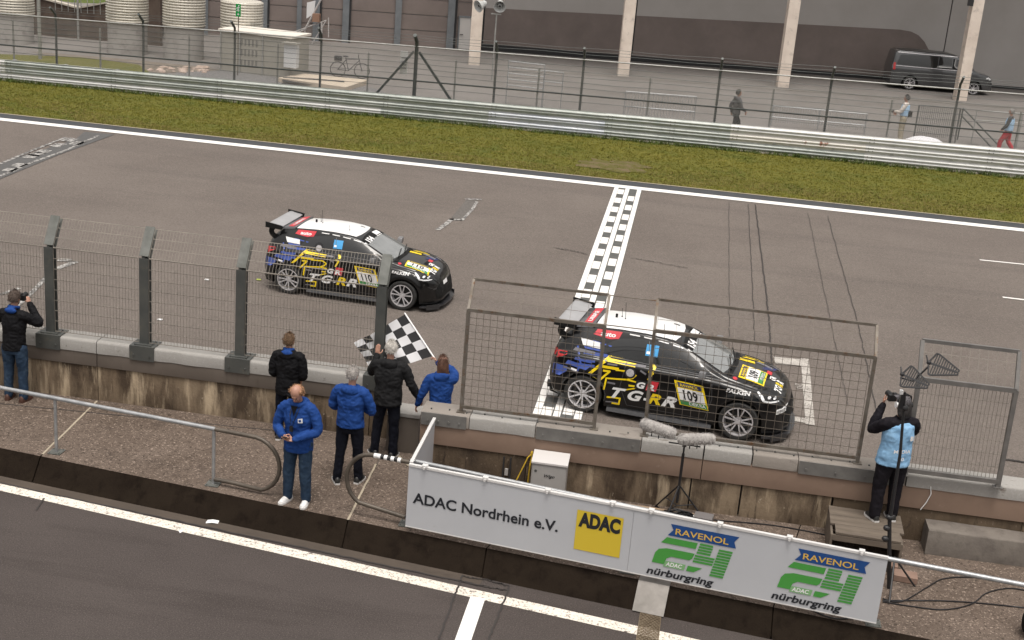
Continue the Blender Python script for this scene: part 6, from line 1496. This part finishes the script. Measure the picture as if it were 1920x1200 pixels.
# ================================================================== EQUIPMENT IN THE BOX BEHIND THE BOARD
cabg = mat('cabinet_grey', (.36,.35,.34), (.32,.31,.3), 3, .5, c3=(.22,.2,.19), s3=8, f3=(.66,.76))
ct = thing('electrical_cabinet', 'light grey electrical cabinet with sloping top against the pit wall', 'cabinet', (-1.38, 17.36, 0))
mb = MB(); mb.box((0, 0, .28), (.5, .28, .54)); me = mb.mesh('cabinet_body'); bevel(me, .008, 2); me.materials.append(cabg); link('cabinet_body', me, ct)
mb = MB(); mb.hexa([(-.26,-.16,.555),(.26,-.16,.555),(.26,.15,.60),(-.26,.15,.60)], [(-.26,-.16,.58),(.26,-.16,.58),(.26,.15,.64),(-.26,.15,.64)]); mb.build('roof', mat('pale_lid', (.58,.56,.55), None, rough=.4), ct)
mb = MB(); mb.box((0,-.143,.27), (.47,.008,.5)); dr = mb.build('door', cabg, ct)
for x, z in ((-.19,.44),(-.19,.11)): mb = MB(); mb.cyl((x,-.146,z), (x,-.152,z), .02, n=10); mb.build('lock', steel_dk, dr)
flat_text('Wigo', blk, dr, lambda u, v, w_: Vector((-.06+u, -.148-w_, .36+v)), .045, width=.15, bold=.02, shear=.4)
ys = thing('yellow_hose', 'yellow strap hanging from the band beside the grey cabinet', 'strap', (-1.72, 17.45, 0)); ym = mat('yellow_rubber', (.45,.29,.02), None, rough=.5)
mb = MB(); mb.tube([(.06,.05,.58),(.0,0,.52),(-.12,-.1,.2),(-.22,-.2,.02)], .010, 6); mb.tube([(.06,.05,.58),(.04,0,.4),(.03,-.02,.02)], .012, 6); mb.sphere((.05,.04,.565), (.025,.02,.05), 8, 6); mb.build('strap', ym, ys, kind='stuff')
mt = thing('wall_bracket', 'narrow dark steel bracket with a wire on the wall panel left of the cabinet', 'bracket', (-2.02, 17.52, .1))
mb = MB()
for x in (-.05, .05): mb.box((x,0,.18), (.022,.03,.34))
mb.build('channel', gap_m, mt, kind='stuff'); mb = MB(); mb.box((0,.0,.12), (.05,.03,.1)); mb.build('tag', cabg, mt)
# microphones
fur = mat('grey_fur', (.45,.43,.41), (.3,.28,.27), 30, .95)
ms = thing('microphone_stand', 'black tripod stand carrying two furry grey microphone windshields', 'stand', (.46, 17.2, 0)); bkm = mat('black_stand', (.018,.018,.02), None, rough=.4)
mb = MB(); mb.tube([(0,0,.25),(0,0,1.0)], .02, 8); mb.build('pole', bkm, ms); mb = MB(); mb.tube([(0,0,.95),(0,0,1.2)], .013, 8); mb.build('upper_pole', bkm, ms)
for a in (.2, 2.35, 4.3):
    mb = MB(); mb.tube([(0,0,.52),(.42*math.cos(a),.42*math.sin(a),.0)], .012, 6); l = mb.build('leg', bkm, ms); mb = MB(); mb.tube([(0,0,.2),(.24*math.cos(a),.24*math.sin(a),.23)], .008, 6); mb.build('brace', bkm, l)
mb = MB(); mb.tube([(-.22,0,1.14),(.22,-.02,1.14)], .011, 6); mb.box((0,0,1.14),(.06,.05,.06)); mb.build('crossbar', bkm, ms)
def furry(c_, d, L, r, label):
    c_ = Vector(c_); d = Vector(d).normalized(); t = thing('furry_microphone', label, 'microphone', tuple(c_))
    mb = MB(); mb.tube([-d*L/2, -d*(L/2-.03), -d*L*.3, d*L*.3, d*(L/2-.03), d*L/2], [r*.4, r*.8, r, r, r*.85, r*.4], 16); me = mb.mesh('windshield_core', 60); me.materials.append(fur); link('windshield_core', me, t)
    rs = random.Random(4); V = []; F = []; u = d.orthogonal().normalized(); v_ = d.cross(u)
    for k in range(2600):
        a = rs.random()*6.283; s_ = (rs.random()-.5)*L*.98; rr = r*(1-.5*max(0, abs(s_)/(L/2)-.8)/.2); nn = u*math.cos(a)+v_*math.sin(a); p = d*s_+nn*rr*.95
        e = nn*.6+d*(rs.random()-.5)+Vector((rs.random()-.5, rs.random()-.5, -.5))*.9; e.normalize(); sd_ = e.cross(nn).normalized()*.0028; b_ = len(V)
        V += [p-sd_, p+sd_, p+e*uni(.018, .035)]; F.append((b_, b_+1, b_+2))
    mb = MB(); mb.add(V, F); mb.build('fur', fur, t, kind='stuff', norm=False)
    mb = MB()
    for q in (-.08, .02): mb.tube([d*q-Vector((0,0,r)), d*q-Vector((0,0,r+.07))], .008, 6)
    mb.build('mount_legs', bkm, t, kind='stuff')
m1, m2 = aty(1234, 803, 17.15), aty(1306, 823, 17.1)
furry(m1, (aty(1262, 812, 17.15)-aty(1206, 793, 17.2)), .52, .078, 'left furry grey microphone windshield tilted to the right'); furry(m2, (aty(1338, 823, 17.1)-aty(1274, 824, 17.1)), .52, .075, 'right furry grey microphone windshield lying level')
# coil of cable, box
cq = thing('cable_coil', 'black cable coiled on the floor at the foot of the microphone tripod', 'cable', (.50, 17.12, .0)); mb = MB()
mb.tube([((.20+.035*math.sin(k*1.7))*math.cos(k*.5)+.01*math.sin(k), (.17+.03*math.sin(k*2.3))*math.sin(k*.5), .012+.0009*k) for k in range(110)], .010, 6); mb.build('coil', bkm, cq, smooth=60)
o_ = thing('recorder_box', 'small grey box with a white socket lying beside the cable coil', 'box', (.85, 17.14, .0), -.15); mb = MB(); mb.box((0,0,.07), (.26,.2,.13)); mb.build('case', mat('grey_case', (.16,.15,.15)), o_); mb = MB(); mb.cyl((-.14,-.02,.09), (-.13,-.02,.09), .03, n=10); mb.build('socket', wht, o_)
o_ = thing('wooden_batten', 'pale wooden batten lying along the wall behind the tripod', 'batten', (.1, 17.38, .0), -.03); mb = MB(); mb.box((0,0,.016), (1.25,.05,.028)); mb.build('batten', mat('pale_wood', (.42,.3,.2), (.34,.25,.17), 8, .8), o_)
# wooden step
wd = mat('weathered_wood', (.11,.088,.07), (.165,.135,.105), 5, .85, stretch=(.3,2,2), c3=(.09,.07,.05), s3=6, f3=(.55,.75), bump=.002, bscale=20)
stp = thing('wooden_step', 'weathered wooden platform step the photographer stands on', 'step', (2.55, 16.62, 0), -.04)
for k, (y0, y1) in enumerate(((0,.27), (.275,.55), (.555,.84))): mb = MB(); mb.box((.47, (y0+y1)/2, .385), (.98 if k else .86, y1-y0, .028)); mb.build('tread_board', wd, stp)
mb = MB(); mb.prism([(0,0),(.84,0),(.84,.36),(0,.36)], lambda u, v, w_: Vector((-.02+w_, u, v)), .03); mb.build('side_board', wd, stp); mb = MB(); mb.prism([(0,0),(.84,0),(.84,.36),(0,.36)], lambda u, v, w_: Vector((.90+w_, u, v)), .03); mb.build('side_board', wd, stp)
mb = MB(); mb.box((.46, .01, .32), (.9, .03, .08)); mb.build('front_rail', wd, stp); mb = MB(); mb.box((.42, -.05, .09), (.95, .22, .03)); mb.build('lower_board', mat('reddish_wood', (.2,.13,.1), (.26,.17,.13), 5, .8), stp)
o_ = thing('wooden_block', 'short reddish plank end at the foot of the step beside the rail', 'plank', (3.52, 16.3, .0), -.1); mb = MB(); mb.box((0,0,.05), (.3,.2,.08)); mb.build('plank', MATS['reddish_wood'], o_)
# aerial stand with two log periodic aerials
ast = thing('aerial_stand', 'tall black stand in front of the photographer carrying two paddle aerials', 'stand', (3.28, 16.0, 0))
def ap(x, y, yy=16.0): return aty(x, y, yy)-Vector((3.28, 16.0, 0))
mb = MB(); mb.tube([(0,0,0), ap(1668, 975), ap(1688, 850), ap(1697, 735)], [.028,.026,.020,.015], 10); mb.build('pole', bkm, ast, smooth=60)
mb = MB(); mb.tube([ap(1688,708), ap(1712,715), ap(1742,686)], .012, 6); mb.build('cross_arm', bkm, ast)
for px, py in ((1663,990), (1668,970), (1660,1010), (1697,765)): mb = MB(); mb.sphere(ap(px, py), (.05,.045,.04), 8, 6); mb.build('clamp', bkm, ast)
for a in (.4, 2.5, 4.6): mb = MB(); mb.tube([(0,0,.45), (.38*math.cos(a), .38*math.sin(a), 0)], .014, 6); mb.build('leg', bkm, ast)
mb = MB(); mb.beam(ap(1687, 765), ap(1694, 738), .05, .05); mb.build('receiver', bkm, ast); mb = MB(); q = ap(1690,735); mb.box(q, (.04,.052,.05)); mb.build('white_tag', wht, ast)
def paddle(p0_, p1_, wide0, wide1, label):
    a = aty(*p0_, 15.95); b = aty(*p1_, 15.8); t = thing('paddle_aerial', label, 'aerial', tuple(a)); d = (b-a); L = d.length; d.normalize(); u = Vector((.05,.55,.83)); u = (u-d*u.dot(d)).normalized(); u2 = u
    e = lambda s_, v: d*s_*L+u2*v
    for s1 in (-1, 1):
        mb = MB(); P_ = [e(.0, s1*.02), e(.12, s1*wide0), e(.22, s1*wide0), e(1.0, s1*wide1), e(1.0, s1*.012)]
        for p, q in zip(P_[:-1], P_[1:]): mb.beam(p, q, .016, .028, d.cross(u2))
        for k in range(10): s_ = .16+.082*k; w__ = wide0+(wide1-wide0)*max(0, (s_-.22)/.78); mb.beam(e(s_, s1*.01), e(s_, s1*w__), .012, .018, d.cross(u2))
        mb.build('element_wing', bkm, t, kind='stuff')
    mb = MB(); mb.beam(e(-.08, 0), e(1, 0), .022, .022, d.cross(u2)); mb.build('boom', bkm, t); mb = MB(); mb.tube([e(-.05, 0), e(-.12, .05), e(-.18, .08)], .01, 6); mb.sphere(e(0, 0), .03, 8, 6); mb.build('swivel', bkm, t, kind='stuff')
paddle((1692,702), (1740,724), .14, .03, 'left paddle shaped black aerial above the photographer'); paddle((1742,680), (1797,699), .14, .03, 'right paddle shaped black aerial, higher than the other')
# loose cables
def cable(name, pts, label, r=.009, z=.012):
    P_ = catmull([at(x, y, z) for x, y in pts], 8); t = thing(name, label, 'cable', tuple(P_[0])); mb = MB(); mb.tube([p-P_[0] for p in P_], r, 6); mb.build('cable_run', bkm, t, smooth=60)
cable('floor_cable', [(1655,1122), (1690,1128), (1740,1100), (1770,1085), (1830,1083), (1925,1100)], 'thin black cable rising in a curve under the right handrail')
cable('floor_cable', [(1655,1126), (1720,1126), (1780,1127), (1850,1132), (1925,1140)], 'thin black cable running nearly straight to the right edge')
cable('floor_cable', [(1655,1128), (1710,1137), (1770,1143), (1820,1133), (1850,1112), (1890,1103), (1930,1108)], 'thin black cable sagging then crossing the straight one at right')
cable('floor_cable', [(1230,948), (1260,965), (1340,975), (1450,985), (1560,1005)], 'black cable along the floor behind the board towards the wooden step')
cable('floor_cable', [(1520,1140), (1540,1152), (1570,1160), (1600,1158)], 'loop of black cable hanging out under the right end of the board')
# drain flap and grating
dp = thing('kerb_cover', 'galvanised plate folded over the kerb edge above the drain grating', 'cover', tuple(at(1228, 1090, 0)), -.13)
pal = mat('dull_zinc_plate', (.15,.14,.128), (.22,.205,.19), 4, .5, .4, c3=(.12,.1,.085), s3=5, f3=(.6,.75), world=True)
mb = MB(); mb.add([(-.2,.20,.012),(.2,.20,.012),(.2,-.075,.012),(-.2,-.075,.012),(-.2,-.345,-.28),(.2,-.345,-.28)], [(0,3,2,1),(3,4,5,2)]); me = mb.mesh('plate', norm=False)
bm = bmesh.new(); bm.from_mesh(me); bmesh.ops.solidify(bm, geom=bm.faces[:], thickness=.008); bm.to_mesh(me); bm.free(); me.materials.append(pal); link('plate', me, dp)
for x in (-.13, .13): mb = MB(); mb.cyl((x,.10,.014),(x,.10,.03), .016, n=6); mb.build('bolt', steel_dk, dp)
ga = at(1222, 1138, -.3); gt = thing('drain_grating', 'slotted steel drain grating crossing the white pit lane line', 'grating', (ga.x, ga.y+.02, -.296), -.02)
mb = MB(); mb.box((0,-.75,-.012), (.26,1.5,.01)); mb.build('trough', gap_m, gt); mb = MB()
for y in np.arange(0, -1.5, -.035):
    for x in np.linspace(-.1, .1, 5): mb.box((x+(.025 if int(y/-.035) % 2 else 0)-.0125, y-.02, .006), (.020, .012, .014))
    mb.box((0, y-.035, .006), (.26, .010, .012))
for x in (-.13, .13): mb.box((x, -.75, .005), (.012, 1.5, .014))
mb.build('slot_bars', mat('rusty_cast', (.25,.2,.14), (.16,.12,.08), 9, .7, .3, world=True), gt, kind='stuff')
# litter
for x, y, lb in ((398, 980, 'crumpled white paper lying in the pit lane below the left handrail'), (340, 997, 'tiny white scrap just below the pit lane line'), (1310, 1165, 'small pinkish paper scrap in the pit lane below the board')):
    p = at(x, y, -.3); t = thing('paper_scrap', lb, 'litter', tuple(p), uni(0, 3)); k = .09 if x == 398 else .035
    mb = MB(); mb.add([(-k,-k*.5,0),(k*.2,-k*.6,k*.3),(k,-k*.3,.01),(k*.9,k*.6,k*.2),(0,k*.3,k*.4),(-k*.9,k*.5,.01)], [(0,1,4,5),(1,2,3,4)]); mb.build('paper', wht if x != 1310 else mat('pinkish_paper', (.6,.45,.4)), t, norm=False)
for x, y in ((300,600), (388,525), (485,525)):
    p = at(x, y, 0)
    t = thing('litter_scrap', {300: 'small white scrap on the track behind the second tall post', 388: 'small white scrap on the track behind the third fence bay', 485: 'small yellow green scrap on the track left of the first black car'}[x], 'litter', tuple(p)); mb = MB(); mb.box((0,0,.01), (.09,.06,.012)); mb.build('scrap', wht if x != 485 else mat('lime', (.5,.6,.1)), t)
p = at(1925, 1185, 0); t = thing('black_bag', 'black rounded bag just cut by the lower right corner', 'bag', (p.x+.02, p.y-.1, 0)); mb = MB(); mb.sphere((.06,0,.2), (.2,.2,.24), 16, 12); me = mb.mesh('bag_body', 60)
for v in me.vertices: v.co += v.co.normalized()*.02*noise.noise(v.co*9)
me.materials.append(jk_black); link('bag_body', me, t)
ww = thing('white_wire', 'thin white wire hanging over the brown band right of the photographer', 'wire', (3.87, 17.5, 0)); mb = MB(); mb.tube([(.02,.01,.86),(.04,0,.75),(0,0,.62),(-.06,.0,.5)], .006, 5); mb.build('wire_run', wht, ww)
